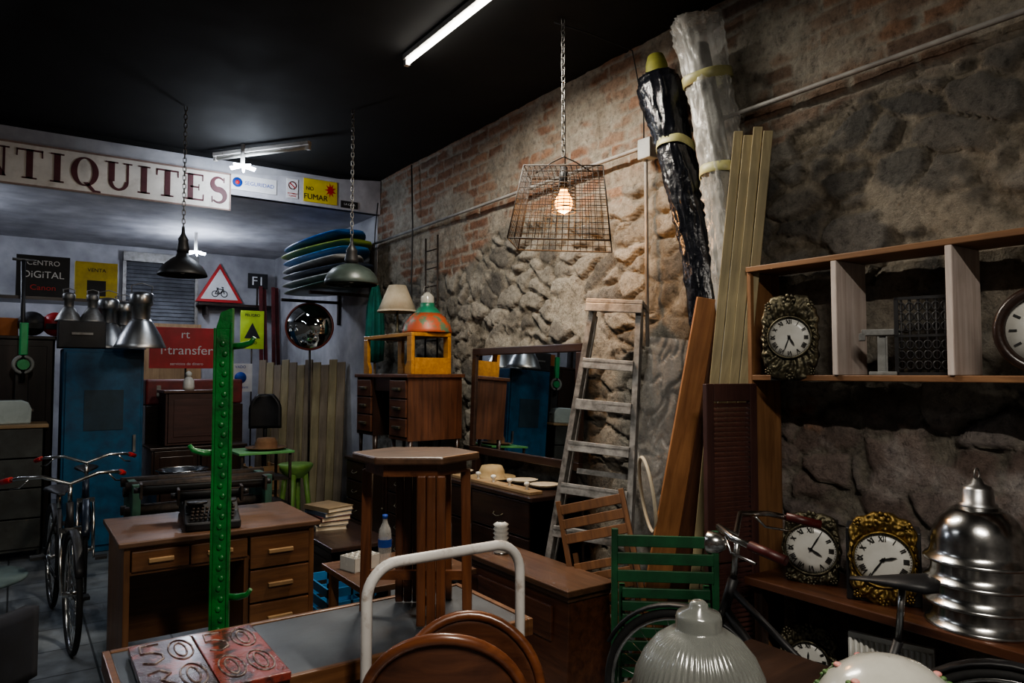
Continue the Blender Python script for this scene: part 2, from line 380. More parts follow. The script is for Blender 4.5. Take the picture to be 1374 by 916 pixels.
def bench():
    r=E('work_table','long narrow table with slate grey top and wooden edge','table',(.225,1.90,0))
    GT=mat('slate_top',(.075,.085,.095),(.045,.05,.06),.42,scale=7,lo=.4,hi=.8)
    W,D,H=1.18,.48,.75
    O(B().box(.02,W-.02,.02,D-.02,H-.035,H),'table_top',GT,r,bevel=.003,label='slate grey laminate top')
    O(B().box(0,.02,0,D,H-.05,H+.004).box(W-.02,W,0,D,H-.05,H+.004).box(.02,W-.02,0,.02,H-.05,H+.004).box(.02,W-.02,D-.02,D,H-.05,H+.004),'edging',wd('desk','x'),r,bevel=.003)
    O(B().box(.05,W-.05,.05,.07,H-.14,H-.035).box(.05,W-.05,D-.07,D-.05,H-.14,H-.035).box(.05,.07,.07,D-.07,H-.14,H-.035).box(W-.07,W-.05,.07,D-.07,H-.14,H-.035),'apron',wd('desk','x'),r)
    for x in (.06,W-.11):
        for y in (.06,D-.11): O(B().box(x,x+.05,y,y+.05,0,H-.036),'leg',wd('desk','z'),r,bevel=.003)
bench()
def plate():
    r=E('number_plate','worn copper red and black painted metal plate with embossed numbers','sign',(.275,1.885,.755),R(-1))
    RP=mat('plate_red',(.24,.045,.03),(.035,.018,.017),.24,lo=.47,hi=.56,scale=15,coat=.4,bump=.6)
    BP=mat('plate_dark',(.05,.025,.024),(.20,.055,.038),.24,lo=.52,hi=.60,scale=15,coat=.4,bump=.6)
    w,d=.335,.42
    O(B().box(0,w*.49,0,d,0,.022),'panel',BP,r,bevel=.003)
    O(B().box(w*.495,w,0,d,0,.022),'panel',RP,r,bevel=.003)
    LW=mat('number_paint',(.34,.27,.24),(.06,.03,.027),.3,lo=.44,hi=.56,scale=40)
    def oval(x,y,rx,ry,b): b.tube([(x+rx*math.cos(a),y+ry*math.sin(a),.0225) for a in [2*pi*k/28 for k in range(28)]],.0028,6,True)
    for (cx,rows) in ((w*.25,((.32,'5','0'),(.12,'3','0'))),(w*.75,((.32,'5','0'),(.12,'0','0')))):
        for (y,c1,c2) in rows:
            for dx,c in ((-.037,c1),(.037,c2)):
                b=B(); X=cx+dx
                if c=='0': oval(X,y,.030,.078,b); oval(X,y,.014,.055,b)
                elif c=='5': b.tube([(X+.027,y+.075,.0225),(X-.02,y+.078,.0225),(X-.024,y+.015,.0225),(X,y+.02,.0225),(X+.025,y-.01,.0225),(X+.025,y-.045,.0225),(X,y-.075,.0225),(X-.026,y-.055,.0225)],.0032,6)
                else: b.tube([(X-.025,y+.06,.0225),(X+.005,y+.075,.0225),(X+.025,y+.04,.0225),(X,y+.005,.0225),(X+.026,y-.035,.0225),(X+.005,y-.075,.0225),(X-.025,y-.06,.0225)],.0032,6)
                O(b,'embossed_numeral',LW,r)
plate()
def hexstand():
    r=E('plant_stand','tall wooden side stand with six-sided top and panelled legs','side table',(1.115,2.17,.755),0)
    m=wd('stool','x'); z=wd('stool','z'); A=R(-35)
    T=Matrix.Rotation(A,4,'Z')
    O(B(T).prism([(.215*math.cos(R(60*i)),.185*math.sin(R(60*i))) for i in range(6)],.505,.53,'xy'),'top',wd('desktop','x'),r,bevel=.006)
    O(B(T).prism([(.17*math.cos(R(60*i)),.15*math.sin(R(60*i))) for i in range(6)],.465,.505,'xy'),'apron',m,r)
    for (cx,cy) in ((-.165,.02),(.165,.03),(.09,.14)):
        w=.016
        O(B(T).hexa([(cx*1.04-w,cy*1.05-w,0),(cx*1.04+w,cy*1.05-w,0),(cx*1.04+w,cy*1.05+w,0),(cx*1.04-w,cy*1.05+w,0),
                    (cx-w,cy-w,.47),(cx+w,cy-w,.47),(cx+w,cy+w,.47),(cx-w,cy+w,.47)]),'leg',z,r,bevel=.003)
    b=B(T)
    for k in (-1,0,1): b.box(.068+k*.031-.0145,.068+k*.031+.0145,-.145,-.125,0,.47)
    O(b,'fluted_leg',z,r,bevel=.005)
    b=B(T)
    for k in (-1,0,1): b.box(-.04+k*.03-.014,-.04+k*.03+.014,.10,.12,0,.47)
    O(b,'fluted_leg',wd('mahog','z'),r,bevel=.005)
    O(B(T).box(-.165,.165,.018,.036,.10,.13),'stretcher',m,r)
    O(B(T).box(.05,.068,-.125,.12,.06,.09),'stretcher',m,r)
hexstand()
def uframe():
    r=E('tube_trolley','chipped white tubular metal trolley handle frame','trolley',(.745,1.715,0))
    W,H,rc=.475,1.06,.085
    p=[(0,0,.02),(0,0,H-rc)]
    for i in range(1,9):
        a=pi-i*pi/16; p.append((rc+rc*math.cos(a),0,H-rc+rc*math.sin(a)))
    for i in range(0,9):
        a=pi/2-i*pi/16; p.append((W-rc+rc*math.cos(a),0,H-rc+rc*math.sin(a)))
    p.append((W,0,.02))
    O(B().tube(p,.0145,12),'handle_frame',WHITE,r)
    for z in (.60,.30): O(B().cyl((0,0,z),(W,0,z),.010),'crossbar',WHITE,r)
    O(B().box(0,W,-.2,.0,.02,.035),'toe_plate',WHITE,r)
uframe()
def bentchair(loc,rz,lab,cz=.71):
    r=E('bentwood_chair',lab,'chair',loc,rz)
    m=wd('chair','x')
    RR=.19
    b=B(); ring=[(RR*math.cos(a),-.03+.05*abs(math.cos(a))**2,cz+RR*math.sin(a)*.98) for a in [2*pi*i/40 for i in range(40)]]
    b.tube(ring,.0135,10,True); O(b,'back_hoop',m,r)
    b=B()
    def fn(u,v):
        a=u; q=v*RR
        return (q*math.cos(a),-.03+.05*(v*math.cos(a))**2,cz+q*math.sin(a)*.98)
    b.grid(0,2*pi,.02,1,40,8,fn)
    O(b,'back_panel',wd('mahog','x'),r,solid=.006,label='dark pressed plywood back panel')
    O(B().lathe([(.001,.43),(.19,.43),(.2,.44),(.2,.455),(.19,.462),(.17,.456),(.001,.454)],c=(0,-.2,0),n=36),'seat',m,r)
    for sx in (-1,1):
        O(B().tube([(sx*.14,.02,.0),(sx*.15,-.0,.45),(sx*.165,0,.60)],.014,8),'leg',m,r)
        O(B().tube([(sx*.16,-.38,.0),(sx*.13,-.33,.43)],.014,8),'leg',m,r)
    b=B(); b.tube([(.15*math.cos(a),-.19+.15*math.sin(a),.24) for a in [2*pi*i/24 for i in range(24)]],.008,6,True); O(b,'leg_ring',m,r)
bentchair((.825,1.46,0),R(-34),'bentwood chair with round dark plywood back panel',.765)
bentchair((1.0,1.64,0),R(150),'bentwood chair with round back tucked under the table',.715)
def post():
    r=E('coat_post','bright green painted riveted iron post with hooks','rack',(.585,2.55,0),R(-27))
    b=B(); b.box(-.027,.027,-.012,.012,0,1.70); b.hexa([(-.027,-.012,1.70),(.027,-.012,1.70),(.027,.012,1.70),(-.027,.012,1.70),(-.012,-.012,1.755),(.027,-.012,1.77),(.027,.012,1.77),(-.012,.012,1.755)])
    b.box(-.031,-.023,-.026,-.012,0,1.70); b.box(.023,.031,-.026,-.012,0,1.72)
    for i in range(48): b.ball((.004*(-1)**i,-.013,.05+i*.034),.0105,(1,.5,1),8,6)
    O(b,'post',GREEN,r,bevel=.002)
    for z,s in ((1.64,1),(1.28,-1),(.80,1),(.5,-1)):
        O(B().tube([(s*.024,0,z),(s*.06,-.01,z+.002),(s*.09,-.02,z+.012),(s*.102,-.025,z+.03)],[.012,.011,.009,.007],8),'hook',GREEN,r)
    O(B().box(-.16,.16,-.02,.02,0,.03).box(-.02,.02,-.16,.16,0,.03),'base',GREEN,r,bevel=.004)
post()
def typewriter(loc,rz,W,lab,col):
    r=E('typewriter',lab,'typewriter',loc,rz)
    O(B().prism([(-.16,0),(.14,0),(.14,.10),(.05,.125),(-.03,.07),(-.16,.04)],-.13,.13,'yz'),'body',col,r,bevel=.008)
    b=B()
    for row in range(4):
        for k in range(10):
            x=-.10+k*.021+row*.004; y=-.14+row*.026; z=.05+row*.012
            b.cyl((x,y,z),(x,y,z+.014),.0075,n=8)
    O(b,'keyboard',IRON,r)
    c=O(B().cyl((-W/2,.08,.145),(W/2,.08,.145),.02,n=16),'platen',RUB,r)
    for s in (-1,1): O(B().cyl((s*W/2,.08,.145),(s*(W/2+.03),.08,.145),.016,n=12),'platen_knob',BLACK,c)
    O(B().box(-W/2,W/2,.10,.13,.11,.15).cyl((-W/2,.055,.17),(W/2,.055,.17),.004,n=6).box(-W/2,-W/2+.012,.03,.13,.10,.18).box(W/2-.012,W/2,.03,.13,.10,.18),'carriage',IRON,r)
    for x in (-.07,.07): O(B().lathe([(.05,-.006),(.05,.006)],c=(x,-.02,.12),n=16,caps=True),'ribbon_spool',BLACK,r)
typewriter((.86,3.98,.765),R(-8),.32,'small black vintage typewriter on the oak desk',BLACK)
typewriter((.90,4.28,.765),R(-5),.66,'black office typewriter with extra long carriage',BLACK)
def bike(loc,rz,lab,fc,gripm,lamp=True,dz=0.,ds=0.):
    r=E('bicycle',lab,'bicycle',loc,rz)
    w=.325; fx=1.02
    for cx in (0,fx):
        t=O(B().tube([(cx+.312*math.cos(a),0,w+.312*math.sin(a)) for a in [2*pi*i/48 for i in range(48)]],.0155,8,True),'wheel',RUB,r,label='black tyre')
        O(B().tube([(cx+.293*math.cos(a),0,w+.293*math.sin(a)) for a in [2*pi*i/48 for i in range(48)]],.009,6,True),'wheel_rim',CHROME,t)
        b=B()
        for i in range(28):
            a=2*pi*i/28; s=(-1)**i
            b.cyl((cx+.02*math.cos(a+.8*s),.02*s,w+.02*math.sin(a+.8*s)),(cx+.288*math.cos(a),0,w+.288*math.sin(a)),.0013,n=4)
        b.cyl((cx,-.045,w),(cx,.045,w),.016,n=10)
        O(b,'spokes',CHROME,t)
        a0,a1=(.15*pi,.85*pi) if cx else (.2*pi,1.0*pi)
        O(B().tube([(cx+.343*math.cos(a0+(a1-a0)*i/16),0,w+.343*math.sin(a0+(a1-a0)*i/16)) for i in range(17)],.024,8,flat=.35),'mudguard',fc,r)
    b=B(); BBx,BBz=.42,.28
    hd0,hd1=(.83,0,.80),(.87,0,.66); st=(.30,0,.68)
    b.cyl(hd0,hd1,.019,n=10); b.cyl((BBx,0,BBz),st,.015,n=10); b.tube([(BBx,0,BBz),(.65,0,.42),(.86,0,.68)],.017,10)
    b.tube([(.33,0,.52),(.6,0,.55),(.84,0,.76)],.013,10)
    for s in (-1,1):
        b.cyl((BBx,s*.02,BBz),(0,s*.05,w),.009,n=8); b.cyl((.305,s*.012,.64),(0,s*.05,w),.008,n=8)
    O(b,'frame',fc,r)
    b=B()
    for s in (-1,1): b.tube([(.872,s*.045,.65),(.92,s*.05,.5),(fx,s*.05,w)],.010,8)
    b.box(.86,.885,-.055,.055,.635,.665)
    O(b,'fork',CHROME,r)
    O(B().cyl((.83,0,.80),(.812,0,.90+dz),.012,n=8),'stem',CHROME,r)
    hb=O(B().tube([(.66,-.29,.93+dz),(.76,-.25,.95+dz),(.84,-.14,.96+dz),(.82,0,.905+dz),(.84,.14,.96+dz),(.76,.25,.95+dz),(.66,.29,.93+dz)],.011,10),'handlebar',CHROME,r)
    for s in (-1,1):
        O(B().cyl((.70,s*.277,.94+dz),(.58,s*.315,.915+dz),.0165,n=12),'grip',gripm,hb)
        O(B().tube([(.80,s*.2,.945+dz),(.77,s*.24,.90+dz),(.68,s*.28,.885+dz)],.005,6),'brake_lever',CHROME,hb)
    if lamp:
        O(B().lathe([(.001,-.05),(.02,-.045),(.036,-.02),(.042,.02),(.036,.026),(.001,.028)],c=(.90,0,.87+dz),n=20,ax='x'),'headlamp',CHROME,r)
    O(B().tube([(.18,0,.80+ds),(.22,0,.805+ds),(.30,0,.80+ds),(.38,0,.795+ds),(.44,0,.79+ds)],[.05,.085,.06,.028,.016],12,flat=.32),'saddle',BLACK,r)
    O(B().cyl(st,(.285,0,.79+ds),.011,n=8),'seat_post',CHROME,r)
    O(B().lathe([(.085,-.003),(.09,0),(.085,.003)],c=(BBx,.05,BBz),n=28,ax='y',caps=True),'chainring',CHROME,r)
    for s in (-1,1):
        O(B().cyl((BBx,s*.06,BBz),(BBx+s*.1,s*.06,BBz-s*.12),.008),'crank',CHROME,r)
        O(B().box(BBx+s*.1-.04,BBx+s*.1+.04,s*.11-.04,s*.11+.04,BBz-s*.12-.01,BBz-s*.12+.01),'pedal',RUB,r)
    O(B().tube([(BBx,.05,BBz+.087),(0,.05,w+.03),(-.03,.05,w),(0,.05,w-.03),(BBx,.05,BBz-.087)],.004,6),'chain',STEEL,r)
DKRED=mat('dark_grip',(.12,.014,.012),(.05,.009,.008),.4)
bike((2.50,.95,0),math.atan2(.95,-.40),'old black bicycle with chrome headlamp and dark red grips',BLACK,DKRED,True,.05,.07)
bike((.24,5.72,0),R(-87),'city bicycle with red grips beside the oak desk',BLACK,RED,False)
bike((.50,6.80,0),R(-94),'dark bicycle with red grips parked behind another bicycle',mat('bike_blue',(.02,.03,.05),(.01,.015,.03),.3),RED,False)
def dtable():
    r=E('side_table','dark wooden table holding glass lamp globes','table',(.98,.42,0))
    O(B().box(0,.80,0,.92,.75,.78),'table_top',wd('dark','x'),r,bevel=.006)
    O(B().box(.04,.76,.04,.06,.66,.75).box(.04,.76,.86,.88,.66,.75).box(.04,.06,.06,.86,.66,.75).box(.74,.76,.06,.86,.66,.75),'apron',wd('dark','x'),r)
    for x in (.06,.74):
        for y in (.06,.86): O(B().cyl((x,y,0),(x,y,.75),.018,.026,8),'leg',wd('dark','z'),r)
dtable()
def ribshade():
    r=E('glass_lamp_globe','ribbed clear prismatic glass lamp shade standing on dark table','lamp shade',(1.17,1.01,.785))
    prof=[(.125,.0),(.134,.01),(.138,.05),(.138,.06),(.141,.064),(.141,.07),(.137,.074),(.136,.11),(.128,.15),(.112,.185),(.088,.215),(.062,.233),(.050,.238),(.047,.243),(.047,.262),(.043,.272),(.020,.281),(.019,.29),(.012,.296),(.001,.298)]
    O(B().lathe(prof,n=240,fn=lambda a,z:1+(.016 if z<.236 and not .055<z<.078 else 0)*math.sin(60*a)),'shade',RIBG,r,solid=.003)
    O(B().lathe([(.138,.105),(.1425,.108),(.1425,.113),(.138,.116)],n=64),'rim_band',RIBG,r)
ribshade()
def florshade():
    r=E('glass_lamp_globe','white opal glass globe painted with green sprigs and flowers','lamp shade',(1.25,.66,.785))
    prof=[(.05,0),(.075,.004),(.11,.03),(.133,.075),(.139,.13),(.128,.185),(.098,.235),(.06,.262),(.025,.274),(.001,.276)]
    O(B().lathe(prof,n=48),'globe',GLASSW,r)
    gm=mat('painted_leaf',(.04,.12,.04),(.10,.16,.05),.5); pm=mat('painted_petal',(.45,.12,.12),(.6,.3,.25),.5)
    b=B()
    def sp(th,z):
        for (r0,z0),(r1,z1) in zip(prof,prof[1:]):
            if z0<=z<=z1:
                q=r0+(r1-r0)*(z-z0)/(z1-z0)+.0015; return Vector((q*math.cos(th),q*math.sin(th),z))
    for k in range(7):
        t0=k*.9
        b.tube([sp(t0+.03*i,.16+.012*i) for i in range(8)],.0012,4)
        for i in range(1,8,1):
            c=sp(t0+.03*i+.06*(-1)**i,.16+.012*i); b.ball(c,.006,(1,1,.7),6,4)
        c=sp(t0+.25,.248); O(B().ball(c,.008,(1,1,.6),8,5),'painted_flower',pm,r)
    O(b,'leaf_decoration',gm,r)
florshade()
def chest():
    r=E('wooden_chest','reddish brown wooden chest with flared plinth','chest',(2.11,3.42,0),-pi/2)
    W,D,H=.84,.25,.56; m=wd('mahog','x')
    b=B(); b.hexa([(-.04,-.05,.0),(W+.04,-.05,0),(W+.04,D,0),(-.04,D,0),(-.04,-.05,.05),(W+.04,-.05,.05),(W+.04,D,.05),(-.04,D,.05)])
    O(b,'plinth',m,r,bevel=.004)
    b=B(); b.hexa([(-.03,-.04,.05),(W+.03,-.04,.05),(W+.03,D,.05),(-.03,D,.05),(0,0,H-.06),(W,0,H-.06),(W,D,H-.06),(0,D,H-.06)])
    O(b,'body',m,r,bevel=.004)
    O(B().box(-.03,W+.03,-.03,D+.02,H-.03,H).box(-.01,W+.01,-.01,D,H-.06,H-.03),'lid',wd('desktop','x'),r,bevel=.005)
    O(B().box(.1,W-.1,-.028,-.012,.30,.46),'panel',m,r,bevel=.004)
chest()
def ladder():
    M,ln=frame((2.47,2.96,0),(2.83,3.02,1.93),(.55,-.83,0))
    r=E('stepladder','paint spattered grey aluminium stepladder leaning by the stone wall','ladder',MW=M)
    LM=mat('ladder_alu',(.42,.42,.415),(.19,.19,.185),.5,.4,20,lo=.38,hi=.66)
    LD=mat('ladder_dark_side',(.30,.29,.28),(.12,.115,.11),.5,.4,20,lo=.38,hi=.62)
    wt,wb=.135,.25
    for s in (-1,1):
        O(B().hexa([(s*wb-.016,-.04,0),(s*wb+.016,-.04,0),(s*wb+.016,.04,0),(s*wb-.016,.04,0),(s*wt-.016,-.035,ln),(s*wt+.016,-.035,ln),(s*wt+.016,.035,ln),(s*wt-.016,.035,ln)]),'rail',LD if s<0 else LM,r,bevel=.003)
        O(B().hexa([(s*wb-.03-.010,.18,0),(s*wb-.03+.010,.18,0),(s*wb-.03+.010,.21,0),(s*wb-.03-.010,.21,0),(s*wt-.010,.05,ln-.05),(s*wt+.010,.05,ln-.05),(s*wt+.010,.08,ln-.05),(s*wt-.010,.08,ln-.05)]),'rear_leg',LM,r)
    for i in range(7):
        z=.22+i*.235; w=wb+(wt-wb)*z/ln-.01
        O(B().box(-w,w,-.06,.045,z-.014,z+.014).box(-w,w,-.06,-.05,z-.045,z),'step',LM,r,bevel=.002)
    O(B().box(-wt-.03,wt+.03,-.07,.11,ln,ln+.025).box(-wt-.03,wt+.03,-.07,-.06,ln-.05,ln),'top_cap',LM,r,bevel=.004)
    O(B().box(-.19,.19,.17,.19,.3,.33),'brace',LM,r)
    O(B().box(-.16,.16,.13,.15,1.0,1.03),'brace',LM,r)
ladder()
def foldchair(M,lab,m,W,H,n,name='folding_chair'):
    r=E(name,lab,'chair',MW=M)
    for s in (-1,1):
        O(B().box(s*W/2-.014,s*W/2+.014,-.012,.012,0,H),'back_leg',m,r,bevel=.003)
        O(B().hexa([(s*(W/2-.035)-.012,.03,0),(s*(W/2-.035)+.012,.03,0),(s*(W/2-.035)+.012,.055,0),(s*(W/2-.035)-.012,.055,0),(s*(W/2-.035)-.012,.015,H*.72),(s*(W/2-.035)+.012,.015,H*.72),(s*(W/2-.035)+.012,.04,H*.72),(s*(W/2-.035)-.012,.04,H*.72)]),'front_leg',m,r)
    for i in range(3):
        z=H-.05-i*.075; O(B().box(-W/2+.01,W/2-.01,-.02,-.008,z-.025,z+.025),'back_slat',m,r,bevel=.003)
    b=B()
    for i in range(n):
        z=H*.28+i*.055; b.box(-W/2+.03,W/2-.03,-.035,-.02,z,z+.042)
    O(b,'seat',m,r,bevel=.003)
    return r
M,l=frame((2.44,2.54,0),(2.49,2.88,.93),(.6,-.8,0)); foldchair(M,'folded slatted wooden chair leaning against the stepladder',wd('desk','z'),.34,.97,7)
M,l=frame((2.33,2.20,0),(2.38,2.24,.86),(.80,-.60,0)); foldchair(M,'green slatted folding garden chair',DGREEN,.44,.86,7)
def plank(name,P0,P1,w,t,wdv,m,lab,cat='board',group=None):
    M,ln=frame(P0,P1,wdv)
    return O(B().box(-w/2,w/2,-t/2,t/2,0,ln),name,m,MW=M,bevel=.003,label=lab,cat=cat,group=group)
plank('wooden_board',(2.61,2.60,0),(2.83,2.32,1.91),.175,.028,(.82,-.57,0),wd('orange','z'),'wide orange brown board leaning on stacked timber')
plank('wooden_board',(2.68,2.52,0),(2.87,2.25,1.88),.13,.025,(.75,-.66,0),wd('mahog','z'),'reddish brown board leaning on stone wall')
for i in range(4):
    plank('timber_beam',(2.62+.035*i,2.36-.03*i,0),(2.865+.012*i,2.19-.047*i,2.72-.03*(i%2)),.043,.03,(.6,-.8,0),wd('beam','z'),'long square pale timber batten leaning on stone wall','timber','long battens leaning on wall')
def roll(name,P0,P1,r,m,lab,extra,seed,bend,rad,amp):
    M,ln=frame(P0,P1,(1,0,0)); rt=E(name,lab,'roll',MW=M)
    def cen(t): return (0,-bend*math.sin(pi*t))
    b=B(); rs=[]; n=72; k=170
    for i in range(k+1):
        t=i/k; z=ln*t; rr=r*rad(t); cx,cy=cen(t)
        ring=[]
        for j in range(n):
            a=2*pi*j/n
            q=noise.noise(Vector((math.cos(a)*1.5,math.sin(a)*1.5,z*1.6+seed)))
            tw=a+z*1.3
            q2=(1-min(1,abs(noise.noise(Vector((math.cos(tw)*2.6,math.sin(tw)*2.6,z*1.1+seed)))*5)))**2
            q3=(1-min(1,abs(noise.noise(Vector((math.cos(a)*3,math.sin(a)*3,z*5+seed*2)))*6)))**2
            rd=rr*(1+amp*(.9*q+.9*q2+.7*q3)-.03); ring.append(b.v((cx+rd*math.cos(a),cy+rd*math.sin(a),z)))
        rs.append(ring)
    b.rings(rs); O(b,'plastic_wrap',m,rt)
    TP=mat('tape_yellow',(.50,.48,.24),(.38,.37,.17),.4)
    for z,tl in extra:
        t=z/ln; cx,cy=cen(t); q=r*rad(t)
        T=Matrix.Translation((cx,cy,z))@Matrix.Rotation(tl,4,'Y')
        O(B(T).lathe([(q*1.07,-.026),(q*1.11,-.02),(q*1.11,.02),(q*1.07,.026)],n=28,fn=lambda a,z:1+.03*math.sin(5*a)),'tape_band',TP,rt)
    return rt,ln,cen
rt,ln,cn=roll('wrapped_roll',(2.86,2.34,0),(2.92,2.77,3.20),.085,BAG,'tall roll wrapped in glossy black plastic bound with tape',[(2.78,.3)],3,.17,lambda t:(.85+.28*t+(.40*max(0,(t-.86)/.14) if t<.985 else .1)),.13)
O(B().lathe([(.04,ln-.08),(.065,ln),(.06,ln+.08),(.045,ln+.13),(.001,ln+.15)],n=16),'roll_end',mat('roll_core',(.34,.33,.06),(.22,.22,.04),.7),rt)
rt,ln,cn=roll('wrapped_roll',(2.86,2.38,0),(2.93,2.50,3.40),.098,CLEAR,'thick roll wrapped in translucent crinkled plastic with tape bands',[(3.08,-.25),(2.55,.12)],9,.20,lambda t:(.78+.38*t+.16*max(0,(t-.85)/.15)),.15)
b=B(); b.tube([(cn(t/16)[0],cn(t/16)[1],ln*t/16*.96) for t in range(17)],.062,20); O(b,'roll_core',mat('foam_core',(.17,.16,.14),(.08,.077,.07),.7,scale=6),rt)
def bub():
    M,ln=frame((2.74,2.80,0),(2.95,2.70,1.74),(.6,-.8,0))
    b=B()
    def rg(x,y,s): return (1-min(1,abs(noise.noise(Vector((x,y,s)))*4)))**2
    b.grid(-.16,.16,0,ln,44,170,lambda u,v:(u*(1-.10*v)+.012*noise.noise(Vector((v*9,2,u))),.03+.03*noise.noise(Vector((u*7,v*3,2)))+.020*rg(u*9+v*1.5,v*2.2,4)+.012*rg(u*14-v*3,v*6,8),v))
    O(b,'bubble_wrap_sheet',BUBBLE,MW=M,label='wrinkled translucent plastic sheet hanging against stone wall',cat='packaging')
bub()
O(B().tube([(.0,.12*math.cos(a),.19*math.sin(a)) for a in [2*pi*i/40 for i in range(40)]],.009,8,True),'hose_hoop',CREAM,loc=(2.66,2.62,.93),rot=(0,R(-8),R(-30)),label='cream coloured coiled hose loop hanging by the ladder',cat='hose')
def shutter():
    r=E('louvered_shutter','dark red brown louvered wooden window shutter','shutter',(2.56,2.15,0),R(-14))
    m=wd('redw','z'); W,H=.28,1.5
    O(B().box(0,.04,0,.03,0,H).box(W-.04,W,0,.03,0,H).box(.04,W-.04,0,.03,0,.1).box(.04,W-.04,0,.03,H-.08,H).box(.04,W-.04,0,.03,.7,.76),'frame',m,r,bevel=.003)
    b=B()
    for i in range(58):
        z=.11+i*.0225
        if .68<z<.76: continue
        b.hexa([(.04,.002,z),(W-.04,.002,z),(W-.04,.026,z+.014),(.04,.026,z+.014),(.04,.002,z+.005),(W-.04,.002,z+.005),(W-.04,.026,z+.019),(.04,.026,z+.019)])
    O(b,'louvers',m,r)
shutter()
def shelfunit():
    r=E('shelf_unit','open brown wooden shelf unit against stone wall','shelf',(0,0,0))
    mx=wd('shelf','y'); z=wd('shelf','z')
    X0,X1,Y0,Y1=2.82,3.04,-.3,2.10
    O(B().box(X0-.01,X1,Y0,Y1+.02,2.02,2.045),'top_board',mx,r,bevel=.003)
    O(B().box(X0,X1,Y0,Y1,1.515,1.54),'shelf_board',mx,r,bevel=.003)
    O(B().box(X0,X1,Y1-.0,Y1+.022,0,2.02),'side_panel',z,r,bevel=.003)
    for y in (1.67,1.22,.55,-.05): O(B().box(X0-.01,X1,y,y+.025,1.54,2.02),'divider',wd('pale','z'),r,bevel=.003,label='pale unpainted wooden divider board')
shelfunit()
def counter():
    r=E('wall_counter','dark wooden counter shelf on legs below the wall shelf','counter',(0,0,0))
    O(B().box(2.65,3.04,-.4,2.03,.625,.66),'counter_top',wd('mahog','y'),r,bevel=.004)
    O(B().box(2.68,3.04,-.38,2.0,.14,.16),'lower_shelf',wd('dark','y'),r)
    for y in (1.98,.8,-.3):
        for x in (2.68,2.98): O(B().box(x,x+.04,y-.02,y+.02,0,.625),'leg',wd('dark','z'),r)
counter()
